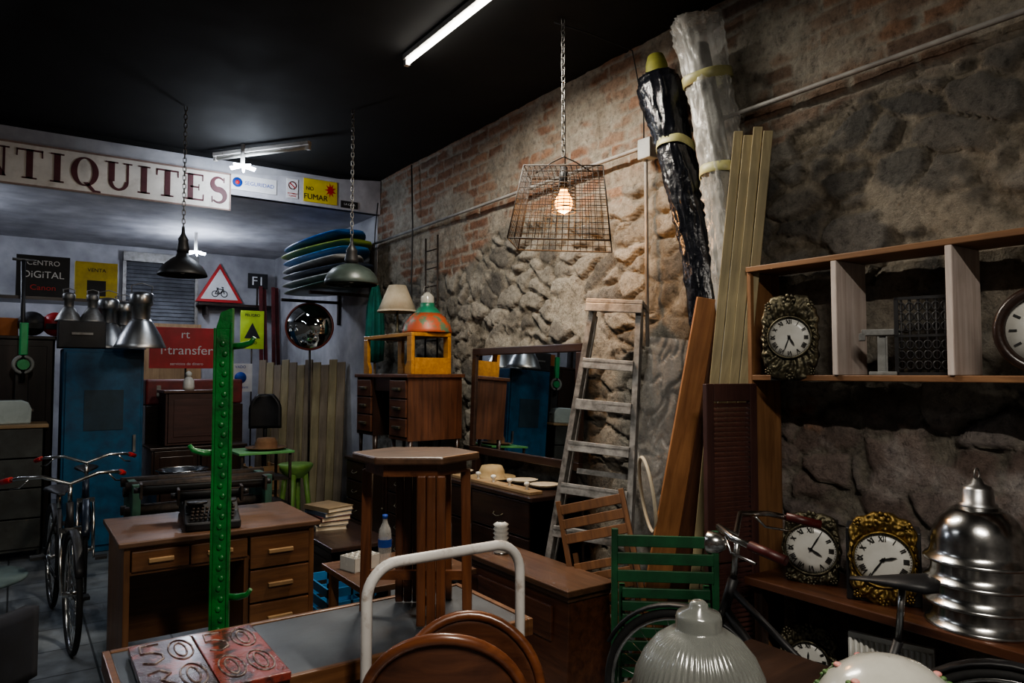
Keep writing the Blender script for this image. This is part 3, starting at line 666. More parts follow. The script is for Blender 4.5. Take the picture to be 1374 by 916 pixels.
# ---- clocks
def ribbon(b,p0,p1,w,y0,y1):
    d=Vector((p1[0]-p0[0],p1[1]-p0[1])); n=Vector((-d.y,d.x)).normalized()*w/2
    b.prism([(p0[0]+n.x,p0[1]+n.y),(p1[0]+n.x,p1[1]+n.y),(p1[0]-n.x,p1[1]-n.y),(p0[0]-n.x,p0[1]-n.y)],y0,y1)
ROM=['XII','I','II','III','IIII','V','VI','VII','VIII','IX','X','XI']
def clock(name,lab,loc,rz,rd,fw,fh,cz,fm,hands,case=None,lobes=10):
    r=E(name,lab,'clock',loc,rz)
    b=B(); n=160; m=14; rs=[]
    def outl(a):
        c,s=math.cos(a),math.sin(a); e=3.4
        q=1/((abs(c)/(fw))**e+(abs(s)/(fh))**e)**(1/e)
        return q*(1+.03*math.cos(a*lobes)+.018*math.cos(a*(2*lobes+2)))
    for i in range(m+1):
        t=i/m; ring=[]
        for j in range(n):
            a=2*pi*j/n; q=rd*1.02+(outl(a)-rd*1.02)*t
            x=q*math.cos(a); z=q*math.sin(a)
            hgt=.010+.012*math.sin(pi*t)+.010*noise.noise(Vector((x*75,z*75,fw*99)))+.004*noise.noise(Vector((x*160,z*160,3)))+.005*math.sin(a*26+t*7)*math.sin(pi*t)
            if i in (0,m): hgt=0
            ring.append(b.v((x,-hgt,cz+z)))
        rs.append(ring)
    for i in range(m):
        for j in range(n): b.f([rs[i][j],rs[i][(j+1)%n],rs[i+1][(j+1)%n],rs[i+1][j]],True)
    for (x,z,q) in ((-fw*.7,cz+fh*.75,.018),(fw*.7,cz+fh*.75,.018),(0,cz+fh*.88,.026),(-fw*.75,cz-fh*.8,.015),(fw*.75,cz-fh*.8,.015),(0,cz-fh*.9,.018)):
        for k in range(7): b.ball((x+q*.8*math.cos(k*pi*2/7),-.018,z+q*.8*math.sin(k*pi*2/7)),q*.36,(1,.7,1),8,5)
        b.ball((x,-.022,z),q*.42,(1,.7,1),8,5)
    O(b,'ornate_frame',fm,r,solid=.003,label='embossed brass surround')
    O(B().lathe([(rd*1.09,-.006),(rd*1.06,-.026),(rd*1.0,-.028),(rd*.97,-.014)],c=(0,0,cz),n=48,ax='y'),'bezel',fm,r)
    O(B().lathe([(.0005,-.018),(rd*.6,-.016),(rd,-.012),(rd,0)],c=(0,0,cz),n=48,ax='y'),'dial',ENAMEL,r,label='white enamel dial')
    b=B()
    for h in range(12):
        T=Matrix.Translation((0,0,cz))@Matrix.Rotation(R(30*h),4,'Y')
        b.T=T; s=ROM[h]; wdt={'I':.16,'V':.3,'X':.3}; tot=sum(wdt[c] for c in s)*rd*.42; x=-tot/2
        z0,z1=rd*.68,rd*.88
        for c in s:
            w=wdt[c]*rd*.42
            if c=='I': ribbon(b,(x+w/2,z0),(x+w/2,z1),rd*.03,-.0195,-.015)
            elif c=='V': ribbon(b,(x,z1),(x+w/2,z0),rd*.03,-.0195,-.015); ribbon(b,(x+w/2,z0),(x+w,z1),rd*.018,-.0195,-.015)
            else: ribbon(b,(x,z1),(x+w,z0),rd*.03,-.0195,-.015); ribbon(b,(x,z0),(x+w,z1),rd*.018,-.0195,-.015)
            x+=w
        for q in range(5):
            b.T=Matrix.Translation((0,0,cz))@Matrix.Rotation(R(30*h+6*q),4,'Y'); ribbon(b,(0,rd*.92),(0,rd*.95),rd*.015,-.018,-.013)
    b.T=None
    O(b,'numerals',BLK,r)
    for ang,lnh,w in ((hands[0],.5,.05),(hands[1],.78,.035)):
        b=B(Matrix.Translation((0,0,cz))@Matrix.Rotation(R(ang),4,'Y'))
        b.prism([(-rd*w*.5,-rd*.12),(rd*w*.5,-rd*.12),(rd*w,rd*lnh*.6),(0,rd*lnh),(-rd*w,rd*lnh*.6)],-.024,-.022)
        b.lathe([(rd*.07,-.025),(rd*.07,-.021)],n=12,ax='y',caps=True)
        O(b,'hand',BLK,r)
    if case:
        O(B().box(-case[0],case[0],.004,case[1],0,case[2]),'case',BLACK,r,bevel=.004,label='black iron movement case')
    return r
clock('mantel_clock','old wall clock with greenish brass surround standing on shelf',(2.80,1.885,1.515),R(-64),.088,.118,.185,.19,BRASSD,(150,200),case=(.085,.14,.3))
clock('mantel_clock','antique clock with dull brass frame and enamel dial on counter',(2.80,1.80,.66),R(-62),.102,.115,.15,.145,BRASSD,(120,30),case=(.10,.14,.25),lobes=6)
clock('mantel_clock','antique clock with bright gilded repousse frame on counter',(2.775,1.48,.66),R(-62),.102,.120,.175,.172,BRASS,(75,215),case=(.13,.15,.28),lobes=8)
clock('mantel_clock','unlit brass clock surround stored under the counter',(2.86,1.86,.16),R(-62),.08,.12,.15,.15,BRASSD,(0,90))
def rclock():
    r=E('wall_clock','round dark rimmed clock with white dial leaning in shelf','clock',(2.87,.95,1.54),R(-75))
    O(B().lathe([(.135,0),(.15,-.01),(.155,-.03),(.14,-.045),(.12,-.03),(.118,-.012)],c=(0,0,.156),n=48,ax='y'),'rim',wd('dark','x'),r)
    O(B().lathe([(.0005,-.014),(.12,-.012),(.12,0)],c=(0,0,.156),n=40,ax='y'),'dial',ENAMEL,r)
    b=B()
    for h in range(12):
        b.T=Matrix.Translation((0,0,.156))@Matrix.Rotation(R(30*h),4,'Y'); ribbon(b,(0,.085),(0,.108),.007,-.017,-.013)
    b.T=None; O(b,'numerals',BLK,r)
    for a,l_ in ((60,.06),(190,.09)):
        b=B(Matrix.Translation((0,0,.156))@Matrix.Rotation(R(a),4,'Y')); ribbon(b,(0,-.015),(0,l_),.006,-.02,-.017); O(b,'hand',BLK,r)
rclock()
def visestand():
    r=E('metal_stand','small grey steel clamp stand on shelf','tool',(2.88,1.52,1.54),R(-60))
    VS=mat('stand_paint',(.30,.31,.30),(.17,.17,.165),.5,.3,20)
    O(B().box(-.05,.05,-.04,.04,0,.015),'base',VS,r,bevel=.003)
    O(B().box(-.012,.012,-.012,.012,.015,.16).box(-.018,-.012,-.02,.02,.015,.16).box(.012,.018,-.02,.02,.015,.16),'column',VS,r)
    O(B().box(-.075,.075,-.03,.03,.16,.185).box(-.085,-.06,-.03,.03,.14,.17),'jaw',VS,r,bevel=.003)
    O(B().cyl((.03,0,.175),(.10,0,.175),.006).cyl((.10,-.03,.15),(.10,.03,.20),.004),'screw',CHROME,r)
visestand()
def ironplate():
    r=E('iron_grille','black wrought iron ornamental grille leaning in shelf','grille',(2.90,1.37,1.54),R(-72))
    b=B(); b.box(-.10,-.085,0,.012,0,.31).box(.085,.10,0,.012,0,.31).box(-.1,.1,0,.012,0,.012).box(-.1,.1,0,.012,.298,.31).box(-.1,.1,0,.012,.15,.16)
    O(b,'frame',BLACK,r)
    b=B()
    for i in range(6):
        x=-.075+.03*i; b.cyl((x,.006,0),(x,.006,.31),.005,n=6)
        for z in (.04,.08,.12,.19,.23,.27): b.tube([(x+.013*math.cos(a),.004,z+.016*math.sin(a)) for a in [2*pi*k/12 for k in range(12)]],.0035,5,True)
    O(b,'scrollwork',BLACK,r)
ironplate()
def refl(loc,cap,lab,s=1.05):
    r=E('reflector_lamp_shade',lab,'lamp shade',loc,group='chrome reflector shades stacked on counter')
    prof=[(.166,0),(.168,.005),(.163,.012),(.150,.022),(.144,.04),(.142,.07),(.134,.105),(.116,.14),(.088,.168),(.06,.182)]
    O(B().lathe([(a*s,z_*s) for a,z_ in prof],n=56),'reflector',CHROME,r,solid=.002)
    if cap:
        O(B().lathe([(.062,.19),(.062,.20),(.052,.206),(.05,.25),(.042,.262),(.022,.27),(.014,.29),(.001,.292)],n=32),'socket_cap',ALU,r)
        O(B().tube([(.0+.02*math.cos(a),0,.305+.02*math.sin(a)) for a in [2*pi*k/16 for k in range(16)]],.003,6,True),'hanging_ring',STEEL,r)
    return r
for i,z in enumerate((.66,.735,.81)): refl((2.83,1.165,z),False,'chrome dome lamp reflector nested in a stack')
refl((2.83,1.165,.885),True,'chrome dome lamp reflector with socket cap topping the stack')
b=B(); b.box(0,.3,0,.02,0,.36)
for i in range(15): b.cyl((.01+.02*i,-.002,.02),(.01+.02*i,-.002,.34),.007,n=8)
O(b,'ribbed_panel',ENAMEL,loc=(2.76,1.62,.16),rot=(0,0,R(-75)),label='white ribbed panel stored under counter',cat='panel')
# ---- conduit, box, cables
pts=[(3.02,y,2.88) for y in (-.8,1,3,5,6.86)]
cd=O(B().tube(pts,.013,8),'conduit_pipe',mat('conduit_grey',(.34,.33,.31),(.22,.21,.20),.5),label='grey electrical conduit running along stone wall',cat='pipe')
O(B().tube([(3.02,2.965,2.86),(3.02,2.965,2.70),(3.015,2.96,1.7)],.011,8),'conduit_pipe',cd.data.materials[0],label='vertical grey conduit dropping from junction box',cat='pipe')
O(B().box(2.985,3.06,2.90,3.0,2.80,2.92),'junction_box',mat('box_grey',(.36,.38,.38),(.28,.3,.3),.5),bevel=.006,label='grey plastic junction box on stone wall',cat='junction box')
O(B().tube([(2.46,3.12,3.53),(2.7,3.06,3.50),(2.95,3.0,3.45),(3.02,2.98,3.1),(3.02,2.98,2.93)],.004,6),'electric_cable',BLK,label='thin black cable from ceiling to junction box',cat='cable')
O(B().tube([(3.02,6.0,3.5),(3.01,5.95,2.9),(3.015,5.98,2.3),(3.01,5.9,1.7)],.008,6),'electric_cable',BLK,label='black cable hanging down stone wall',cat='cable')
O(B().tube([(3.04,6.8,3.3),(2.99,6.75,3.0),(3.0,6.8,2.7),(3.0,6.78,2.3)],.006,6),'electric_cable',BLK,label='loose cable in wall corner',cat='cable')
def chain(b,x,y,z0,z1,L=.042,r=.0035):
    n=int((z1-z0)/(L*.78)); st=(z1-z0)/n
    for i in range(n):
        cz=z0+st*(i+.5); hw=.011
        ps=[]
        for k in range(12):
            a=2*pi*k/12; u=hw*math.cos(a); v=(L/2-hw)*(1 if math.sin(a)>0 else -1)+hw*math.sin(a)
            ps.append((x+u,y,cz+v) if i%2 else (x,y+u,cz+v))
        b.tube(ps,r,5,True)
    return b
def cagelamp():
    r=E('cage_pendant_lamp','wire basket cage pendant lamp with warm glowing bulb on chain','pendant lamp',(2.50,3.09,0))
    O(chain(B(),0,0,2.76,CZ),'chain',STEEL,r)
    O(B().tube([(.01,0,2.72),(.02,.01,3.0),(.0,.02,3.3),(.012,0,CZ)],.003,5),'cord',BLK,r)
    z1,z0=2.67,2.26; a1,a0=.215,.275; b1,b0=.14,.19
    RT=Matrix.Rotation(R(-44),4,'Z')@Matrix.Rotation(R(3),4,'Y')
    RT=Matrix.Translation((0,0,2.5))@RT@Matrix.Translation((0,0,-2.5))
    b=B(RT)
    def P(s,t,z):
        q=(z-z0)/(z1-z0); return (s*(a0+(a1-a0)*q),t*(b0+(b1-b0)*q),z)
    b2=B(RT)
    for z in (z0,z1): b.tube([P(-1,-1,z),P(1,-1,z),P(1,1,z),P(-1,1,z)],.004,5,True)
    for s in (-1,1):
        for t in (-1,1): b.cyl(P(s,t,z0),P(s,t,z1),.004,n=5)
    O(b,'cage_frame',WIRE,r)
    nz=13
    for i in range(1,nz):
        z=z0+(z1-z0)*i/nz
        b2.tube([P(-1,-1,z),P(1,-1,z),P(1,1,z),P(-1,1,z)],.0018,4,True)
    for i in range(1,15):
        s=-1+2*i/15
        for t in (-1,1): b2.cyl(P(s,t,z0),P(s,t,z1),.0018,n=4)
    for i in range(1,11):
        t=-1+2*i/11
        for s in (-1,1): b2.cyl(P(s,t,z0),P(s,t,z1),.0018,n=4)
    for i in range(1,15):
        s=-1+2*i/15; b2.cyl(P(s,-1,z1),P(s,1,z1),.0018,n=4)
    for i in range(1,9):
        t=-1+2*i/9; b2.cyl(P(-1,t,z1),P(1,t,z1),.0018,n=4)
    O(b2,'wire_mesh',WIRE,r)
    O(B().tube([(-.12,.10,2.67),(-.05,.04,2.73),(0,0,2.76),(.05,-.04,2.73),(.12,-.10,2.67)],.004,6),'hanger',WIRE,r)
    O(B().cyl((0,0,2.58),(0,0,2.70),.022,n=16),'socket',BLACK,r)
    O(B().lathe([(.014,.0),(.024,-.03),(.046,-.07),(.050,-.10),(.038,-.135),(.001,-.154)],c=(0,0,2.59),n=20),'bulb',BULB_E,r,label='warm glowing bulb')
    b=B()
    for i in range(9): b.tube([(.068*math.cos(a),.068*math.sin(a),2.60-.019*i) for a in [2*pi*k/20 for k in range(20)]],.0032,5,True)
    O(b,'wire_coil',IRON,r)
cagelamp()
def pendant(loc,zb,w,m,mi,lab,prof=None):
    r=E('pendant_lamp',lab,'pendant lamp',(loc[0],loc[1],0))
    pf=prof or [(w,0),(w*1.02,.008),(w*.96,.03),(w*.8,.075),(w*.5,.12),(w*.28,.145),(w*.24,.17)]
    O(B().lathe(pf,c=(0,0,zb),n=40),'shade',m,r,solid=.003)
    zt=zb+pf[-1][1]
    O(B().lathe([(w*.24,0),(w*.26,.03),(w*.2,.09),(w*.22,.10),(w*.1,.14),(.012,.16),(.01,.20)],c=(0,0,zt),n=20,caps=True),'socket',BLACK,r)
    O(chain(B(),0,0,zt+.19,CZ),'chain',STEEL,r)
    O(B().ball((0,0,zb+.06),.035,(1,1,1.3)),'bulb',mi,r)
pendant((1.01,5.75),2.27,.17,BLACK,GLASSW,'black enamel industrial pendant lamp on long chain')
DIRTY=mat('dirty_enamel',(.06,.08,.072),(.03,.04,.036),.35,scale=6)
pendant((2.07,5.1),2.21,.20,DIRTY,GLASSW,'grey green dusty dome pendant lamp on long chain',[(.19,0),(.20,.01),(.195,.04),(.175,.085),(.14,.12),(.09,.145),(.05,.16)])
def tubefix(loc,rz,lit,lab,L=1.2):
    r=E('fluorescent_light',lab,'ceiling light',loc,rz)
    O(B().box(-.025,.025,-L/2,L/2,.02,.055),'housing',WHITE,r,bevel=.004)
    O(B().cyl((0,-L/2+.03,0),(0,L/2-.03,0),.014,n=12),'tube',TUBE_E if lit else ENAMEL,r)
    for s in (-1,1): O(B().box(-.015,.015,s*(L/2-.015)-.015,s*(L/2-.015)+.015,-.018,.03),'end_cap',WHITE,r)
tubefix((1.98,3.42,3.495),0,True,'lit fluorescent tube added behind the camera as fill')
tubefix((.3,-.4,3.495),0,True,'lit fluorescent tube added behind the camera as fill')  # unseen tube, added as soft fill for the shelf side
tubefix((1.71,6.28,3.45),R(36),False,'unlit fluorescent fixture hanging under black ceiling',1.0)
def cfl(loc,lab,hang):
    r=E('compact_fluorescent_lamp',lab,'lamp',loc)
    b=B()
    for k in range(5):
        a=2*pi*k/5; c,s=math.cos(a),math.sin(a)
        b.tube([(.02*c,.02*s,0),(.10*c,.10*s,-.015),(.11*c,.11*s,.0),(.02*c+.01,.02*s,.015)],.009,6)
    O(b,'bulb',CFL_E,r)
    O(B().cyl((0,0,.01),(0,0,hang),.018,n=10),'socket',WHITE,r)
cfl((1.59,6.40,3.34),'lit star shaped energy saving bulb on ceiling',.20)
cfl((1.72,9.0,2.96),'energy saving bulb added out of view as back room fill',.24)
cfl((-1.0,8.4,3.04),'energy saving bulb added out of view as back room fill',.16)  # added off-view bulb that only brightens the back room
def sign():
    r=E('shop_sign','long white painted shop board with maroon serif lettering','sign',(0,6.79,3.03))
    O(B().box(-.62,1.575,0,.04,0,.335),'board',SIGNW,r,bevel=.003)
    O(B().box(-.63,1.585,-.008,.0,-.004,.010).box(-.63,1.585,-.008,0,.325,.339).box(1.573,1.585,-.008,0,0,.335),'trim',mat('sign_trim',(.32,.22,.18),(.2,.14,.12),.6),r)
    b=B(); y0,y1=-.004,.0
    def seg(x0,z0,x1,z1,w): b.prism([(x0-w/2,z0),(x0+w/2,z0),(x1+w/2,z1),(x1-w/2,z1)],y0,y1)
    def bx(x0,x1,z0,z1): b.prism([(x0,z0),(x1,z0),(x1,z1),(x0,z1)],y0,y1)
    h=.235; zb=.056
    def Z(q): return zb+q*h
    def ser(x,q,w=.34): bx(x-w*h/2,x+w*h/2,Z(q),Z(q)+.05*h)
    def arc(cx,cz,rx,rz,tx,tz,a0,a1,n=24):
        A=[];I=[]
        for i in range(n+1):
            a=R(a0+(a1-a0)*i/n); A.append((cx+rx*math.cos(a),cz+rz*math.sin(a))); I.append((cx+(rx-tx)*math.cos(a),cz+(rz-tz)*math.sin(a)))
        for i in range(n): b.prism([A[i],A[i+1],I[i+1],I[i]],y0,y1)
    x=-.51
    for ch in 'ANTIQUITES':
        if ch=='A':
            seg(x+.06*h,Z(0),x+.40*h,Z(1),.07*h); seg(x+.74*h,Z(0),x+.40*h,Z(1),.18*h); bx(x+.18*h,x+.6*h,Z(.3),Z(.36)); ser(x+.08*h,0,.28); ser(x+.74*h,0,.34); w=.86
        elif ch=='N':
            seg(x+.13*h,Z(0),x+.13*h,Z(1),.07*h); seg(x+.70*h,Z(0),x+.15*h,Z(1),.18*h); seg(x+.72*h,Z(0),x+.72*h,Z(1),.07*h); ser(x+.13*h,0,.3); ser(x+.1*h,.95,.26); ser(x+.72*h,.95,.3); w=.92
        elif ch=='T':
            seg(x+.38*h,Z(0),x+.38*h,Z(1),.19*h); bx(x,x+.76*h,Z(.94),Z(1)); seg(x+.02*h,Z(.75),x+.03*h,Z(1),.04*h); seg(x+.74*h,Z(.75),x+.73*h,Z(1),.04*h); ser(x+.38*h,0,.42); w=.84
        elif ch=='I':
            seg(x+.2*h,Z(0),x+.2*h,Z(1),.19*h); ser(x+.2*h,0,.4); ser(x+.2*h,.95,.4); w=.47
        elif ch=='Q':
            arc(x+.42*h,Z(.5),.42*h,.51*h,.19*h,.05*h,0,360,40); b.prism([(x+.38*h,Z(.12)),(x+.52*h,Z(.14)),(x+.74*h,Z(-.12)),(x+.9*h,Z(-.13)),(x+.92*h,Z(-.2)),(x+.68*h,Z(-.2))],y0,y1); w=.94
        elif ch=='U':
            seg(x+.17*h,Z(.3),x+.17*h,Z(1),.19*h); seg(x+.68*h,Z(.3),x+.68*h,Z(1),.07*h); arc(x+.395*h,Z(.32),.32*h,.34*h,.13*h,.08*h,180,360); ser(x+.17*h,.95,.4); ser(x+.68*h,.95,.28); w=.88
        elif ch=='E':
            seg(x+.2*h,Z(0),x+.2*h,Z(1),.19*h); bx(x+.02*h,x+.66*h,Z(0),Z(.06)); bx(x+.02*h,x+.64*h,Z(.94),Z(1)); bx(x+.2*h,x+.5*h,Z(.47),Z(.53)); seg(x+.65*h,Z(0),x+.66*h,Z(.25),.04*h); seg(x+.63*h,Z(.75),x+.63*h,Z(1),.04*h); seg(x+.5*h,Z(.38),x+.5*h,Z(.62),.03*h); w=.76
        elif ch=='S':
            ps=[]
            for i in range(31):
                t=i/30
                if t<.5: a=R(40+(270-40)*t*2); ps.append((x+.31*h+.22*h*math.cos(a),Z(.745)+.235*h*math.sin(a),.03+.085*math.sin(pi*t)**2))
                else: a=R(90-230*(t-.5)*2); ps.append((x+.31*h+.24*h*math.cos(a),Z(.27)+.25*h*math.sin(a),.03+.085*math.sin(pi*t)**2))
            A=[];I=[]
            for i,(px,pz,ww) in enumerate(ps):
                q0=ps[max(0,i-1)]; q1=ps[min(30,i+1)]; d=Vector((q1[0]-q0[0],q1[1]-q0[1])).normalized(); nn=Vector((-d.y,d.x))*ww*h
                A.append((px+nn.x,pz+nn.y)); I.append((px-nn.x,pz-nn.y))
            for i in range(30): b.prism([A[i],A[i+1],I[i+1],I[i]],y0,y1)
            seg(x+.09*h,Z(0),x+.08*h,Z(.24),.035*h); seg(x+.51*h,Z(.80),x+.51*h,Z(1),.035*h); w=.66
        x+=(w+.13)*h
    O(b,'lettering',MAROON,r)
sign()
def panelsign(name,lab,loc,w,h,m,texts,rot=0,th=.01,post=0):
    r=E(name,lab,'sign',loc,rot)
    O(B().box(-w/2,w/2,0,th,0,h),'panel',m,r,bevel=.002)
    if post: O(B().cyl((0,th+.01,-loc[2]),(0,th+.01,h*.9),.01),'sign_post',IRON,r)
    for (s,size,tm,x,z,sx) in texts: txt(r,'lettering',s,size,tm,(x,-.002,z),(pi/2,0,0),.001,sx)
    return r
BL=mat('blue_ink',(.02,.08,.4),(.02,.06,.3),.5); RD=mat('red_ink',(.6,.03,.03),(.5,.02,.02),.5); WI=mat('white_ink',(.8,.8,.8),(.75,.75,.75),.5)
YG=mat('hazard_yellow',(.75,.6,.03),(.65,.5,.03),.5)
s=panelsign('smoking_warning_sign','yellow plastic sign with black lettering and red burst',(2.44,6.82,3.22),.34,.23,YG,[('FUMAR',.075,BLK,-.05,.05,1),('NO',.05,BLK,-.11,.13,1)])
b=B(); n=9
b.prism([(.10+(.06 if i%2 else .026)*math.cos(pi*i/n),.14+(.075 if i%2 else .036)*math.sin(pi*i/n)) for i in range(2*n)],-.002,0); O(b,'red_burst',RD,s)
s=panelsign('no_smoking_sign','small white sign with red prohibition circle',(2.16,6.82,3.23),.11,.19,WI,[('PROHIBIDO',.018,RD,0,.045,1),('FUMAR',.022,RD,0,.022,1)])
O(B().lathe([(.040,-.003),(.040,0),(.031,0),(.031,-.003)],c=(0,0,.125),n=28,ax='y').prism([(-.03,.145),(-.024,.152),(.03,.105),(.024,.098)],-.003,0),'prohibition_symbol',RD,s)
s=panelsign('brand_sticker','white sign with round blue and red emblem',(1.80,6.82,3.24),.42,.14,WI,[('SEGURIDAD',.05,BL,.05,.07,1)])
O(B().lathe([(.001,-.003),(.045,-.003),(.045,0)],c=(-.15,0,.07),n=24,ax='y'),'emblem',BL,s); O(B().lathe([(.001,-.005),(.02,-.005),(.02,-.003)],c=(-.15,0,.07),n=16,ax='y'),'emblem_centre',RD,s)
panelsign('small_notice','small black notice with pale text',(2.74,6.82,3.21),.18,.07,BLK,[('LA CASA',.03,WI,0,.035,1)])
# ---- surfboards
cols=[((.02,.16,.50),'blue'),((.30,.42,.08),'yellow green'),((.03,.20,.50),'bright blue'),((.60,.62,.62),'white'),((.03,.045,.08),'navy'),((.50,.52,.52),'pale grey'),((.05,.12,.10),'dull green')]
br=E('wall_bracket','steel wall bracket holding stacked boards','bracket',(0,0,0))
for y in (6.98,7.9):
    O(B().box(2.40,3.07,y,y+.04,2.34,2.37),'bracket_arm',IRON,br); O(B().box(3.05,3.075,y,y+.04,2.1,2.9),'bracket_upright',IRON,br)
for i,(c,nm) in enumerate(cols[::-1]):
    m=mat('board_'+nm.replace(' ','_'),c,tuple(x*.7 for x in c),.3)
    b=B(); rs=[]; n=20; k=24
    for j in range(k+1):
        t=j/k; yv=-.8+1.6*t; ww=.34*(math.sin(pi*(.04+.92*t)))**.45; tt=.034*(math.sin(pi*(.05+.9*t)))**.5; zz=.04*(abs(t-.5)*2)**2.4
        rs.append([b.v((ww*math.cos(2*pi*q/n),yv,zz+tt*math.sin(2*pi*q/n))) for q in range(n)])
    b.rings(rs)
    O(b,'surfboard',m,loc=(2.67+.015*(i%3-1),7.32+.05*(i%2),2.413+.078*i),rot=(0,R(-2+1.6*(i%3)),R(3*(i%3)-2)),label=nm+' surfboard stacked flat on wall bracket',cat='surfboard',group='surfboards stacked on wall bracket')
for i in range(11):
    t=i/10; P0=(2.34+.60*t,8.55-.95*t,0)
    plank('pale_board',P0,(P0[0]+.08,P0[1]+.1,1.70-.03*(i%3)),.10,.02,(.55,-.85,0),wd('beam' if i%2 else 'grey','z'),'pale weathered board standing upright in a row','board','pale boards standing upright')
def gstool():
    r=E('plastic_stool','light green moulded plastic bar stool','stool',(2.30,7.05,0),R(15))
    m=mat('lime_plastic',(.26,.50,.12),(.19,.38,.09),.4)
    O(B().lathe([(.001,.66),(.15,.66),(.17,.65),(.165,.62),(.12,.56),(.08,.52)],n=28),'seat',m,r)
    for a in (45,135,225,315):
        c,s=math.cos(R(a)),math.sin(R(a)); O(B().cyl((.16*c,.16*s,0),(.09*c,.09*s,.60),.02,.03,8),'leg',m,r)
gstool()
def locker():
    r=E('metal_locker','tall dark blue steel locker with vented door','locker',(.34,7.2,0))
    W,D,H=.62,.5,1.76
    O(B().box(0,W,0,D,0,H),'body',BLUE,r,bevel=.005)
    d=O(B().box(.02,W-.02,-.02,0,.06,H-.03),'door',BLUE,r,bevel=.004)
    O(B().box(.16,W-.16,-.026,-.02,1.05,1.4),'label_plate',mat('blue_panel',(.02,.05,.08),(.015,.04,.06),.5),d)
    O(B().box(W-.08,W-.06,-.045,-.02,.85,1.0),'handle',STEEL,d)
locker()
cabinet('chest_of_drawers','grey green painted chest of drawers against dark shelving','chest of drawers',(-.55,7.2,0),0,.78,.45,1.12,[(.78,4,'drawer')],mat('chest_paint',(.05,.055,.05),(.03,.03,.027),.5),STEEL,kd='parch',hs='knob')
cabinet('wardrobe','tall black wooden cupboard in dark corner','cupboard',(-.75,7.75,0),0,1.05,.5,1.88,[(.52,1,'door'),(.53,1,'door')],wd('dark','z'),BRASSD)
def toaster():
    r=E('toaster','cream retro toaster on chest of drawers','toaster',(-.02,7.3,1.12),R(10))
    b=B()
    pts=[(-.15,0),(.15,0),(.155,.12),(.13,.18),(.08,.2),(-.08,.2),(-.13,.18),(-.155,.12)]
    O(b.prism(pts,0,.16,'xz'),'body',mat('toaster_enamel',(.45,.52,.50),(.4,.46,.45),.25),r,bevel=.012)
    for y in (.04,.1): O(B().box(-.1,.1,y,y+.02,.198,.204),'slot',BLK,r)
    O(B().box(.155,.18,.07,.09,.10,.12),'lever',CHROME,r)
toaster()
r=E('round_table','low round table with pale grey top','table',(-.22,5.4,0))
O(B().lathe([(.001,.30),(.32,.30),(.325,.31),(.32,.32),(.001,.32)],n=40),'table_top',mat('grey_top',(.16,.21,.21),(.11,.15,.15),.3),r)
O(B().cyl((0,0,.02),(0,0,.30),.025),'pedestal',BLACK,r)
O(B().lathe([(.2,0),(.2,.015),(.03,.04),(.001,.04)],n=24),'base',BLACK,r)
def ochair():
    r=E('office_chair','dark navy upholstered office chair','chair',(-.16,3.05,0),R(215))
    m=mat('navy_cloth',(.012,.014,.022),(.008,.009,.013),.95)
    O(B().lathe([(.001,.42),(.2,.42),(.23,.44),(.23,.48),(.2,.505),(.001,.51)],n=24),'seat',m,r)
    b=B(); b.grid(-.19,.19,.50,.74,12,8,lambda u,v:(u,.20-.9*u*u,v)); O(b,'backrest',m,r,solid=.05,bevel=.01)
    O(B().tube([(0,.05,.43),(0,.20,.43),(0,.22,.6)],.014),'back_bracket',BLACK,r)
    O(B().cyl((0,0,.08),(0,0,.43),.02),'gas_column',BLACK,r)
    for k in range(5):
        a=2*pi*k/5; O(B().tube([(0,0,.1),(.24*math.cos(a),.24*math.sin(a),.06)],[.025,.014],8).ball((.24*math.cos(a),.24*math.sin(a),.03),.03,(1,1,1),8,6),'leg',BLACK,r)
ochair()
def highbay(loc,rot,s,lab,m=ALU):
    r=E('high_bay_lamp',lab,'lamp',loc,rot=rot,group='aluminium high bay lamps')
    pf=[(.17,0),(.172,.005),(.160,.03),(.135,.09),(.10,.15),(.075,.19),(.06,.21)]
    O(B().lathe([(a*s,z*s) for a,z in pf],n=40),'reflector',m,r,solid=.002)
    O(B().lathe([(a*s,z*s) for a,z in [(.062,.205),(.062,.30),(.075,.31),(.08,.33),(.08,.38),(.07,.40),(.03,.41),(.001,.412)]],n=28),'ballast_housing',m,r)
    O(B().tube([(-.06*s,0,.36*s),(-.07*s,0,.45*s),(0,0,.47*s),(.07*s,0,.45*s),(.06*s,0,.36*s)],.005,6),'bracket',STEEL,r)
highbay((.90,7.0,1.77),(R(3),0,0),1.2,'large aluminium high bay lamp with bell reflector on blue locker')
highbay((.70,7.55,1.77),(0,0,0),1.15,'aluminium high bay lamp beside another on locker')
highbay((.84,7.62,1.77),(0,0,0),1.1,'aluminium high bay lamp with tall housing on locker')
r=E('black_case','black equipment case on top of blue locker','case',(0,0,0))
O(B().box(.30,.66,7.25,7.5,1.765,2.0),'body',BLACK,r,bevel=.008); O(B().box(.40,.56,7.235,7.25,1.88,1.9),'handle',STEEL,r)
highbay((.38,7.38,2.0),(0,0,0),.62,'small grey high bay lamp on black case',STEEL)
highbay((.56,7.38,2.0),(0,0,0),.62,'small grey high bay lamp on black case',STEEL)
s=panelsign('digital_centre_sign','black sign box with white and red lettering',(.20,7.95,2.26),.42,.38,BLK,[('CENTRO',.065,WI,0,.31,1),('DiGiTAL',.09,WI,0,.20,1),('Canon',.07,RD,0,.08,1.1)],th=.12)
s=panelsign('yellow_notice_box','yellow metal sign box with small black print',(.64,8.05,2.25),.36,.38,YEL,[('VENTA',.05,BLK,0,.30,1)],th=.1)
O(B().box(-.08,.08,-.004,0,.05,.2),'print_block',BLK,s)
r=E('wall_shelf','dark shelf board crowded with shop signs','shelf',(0,0,0))
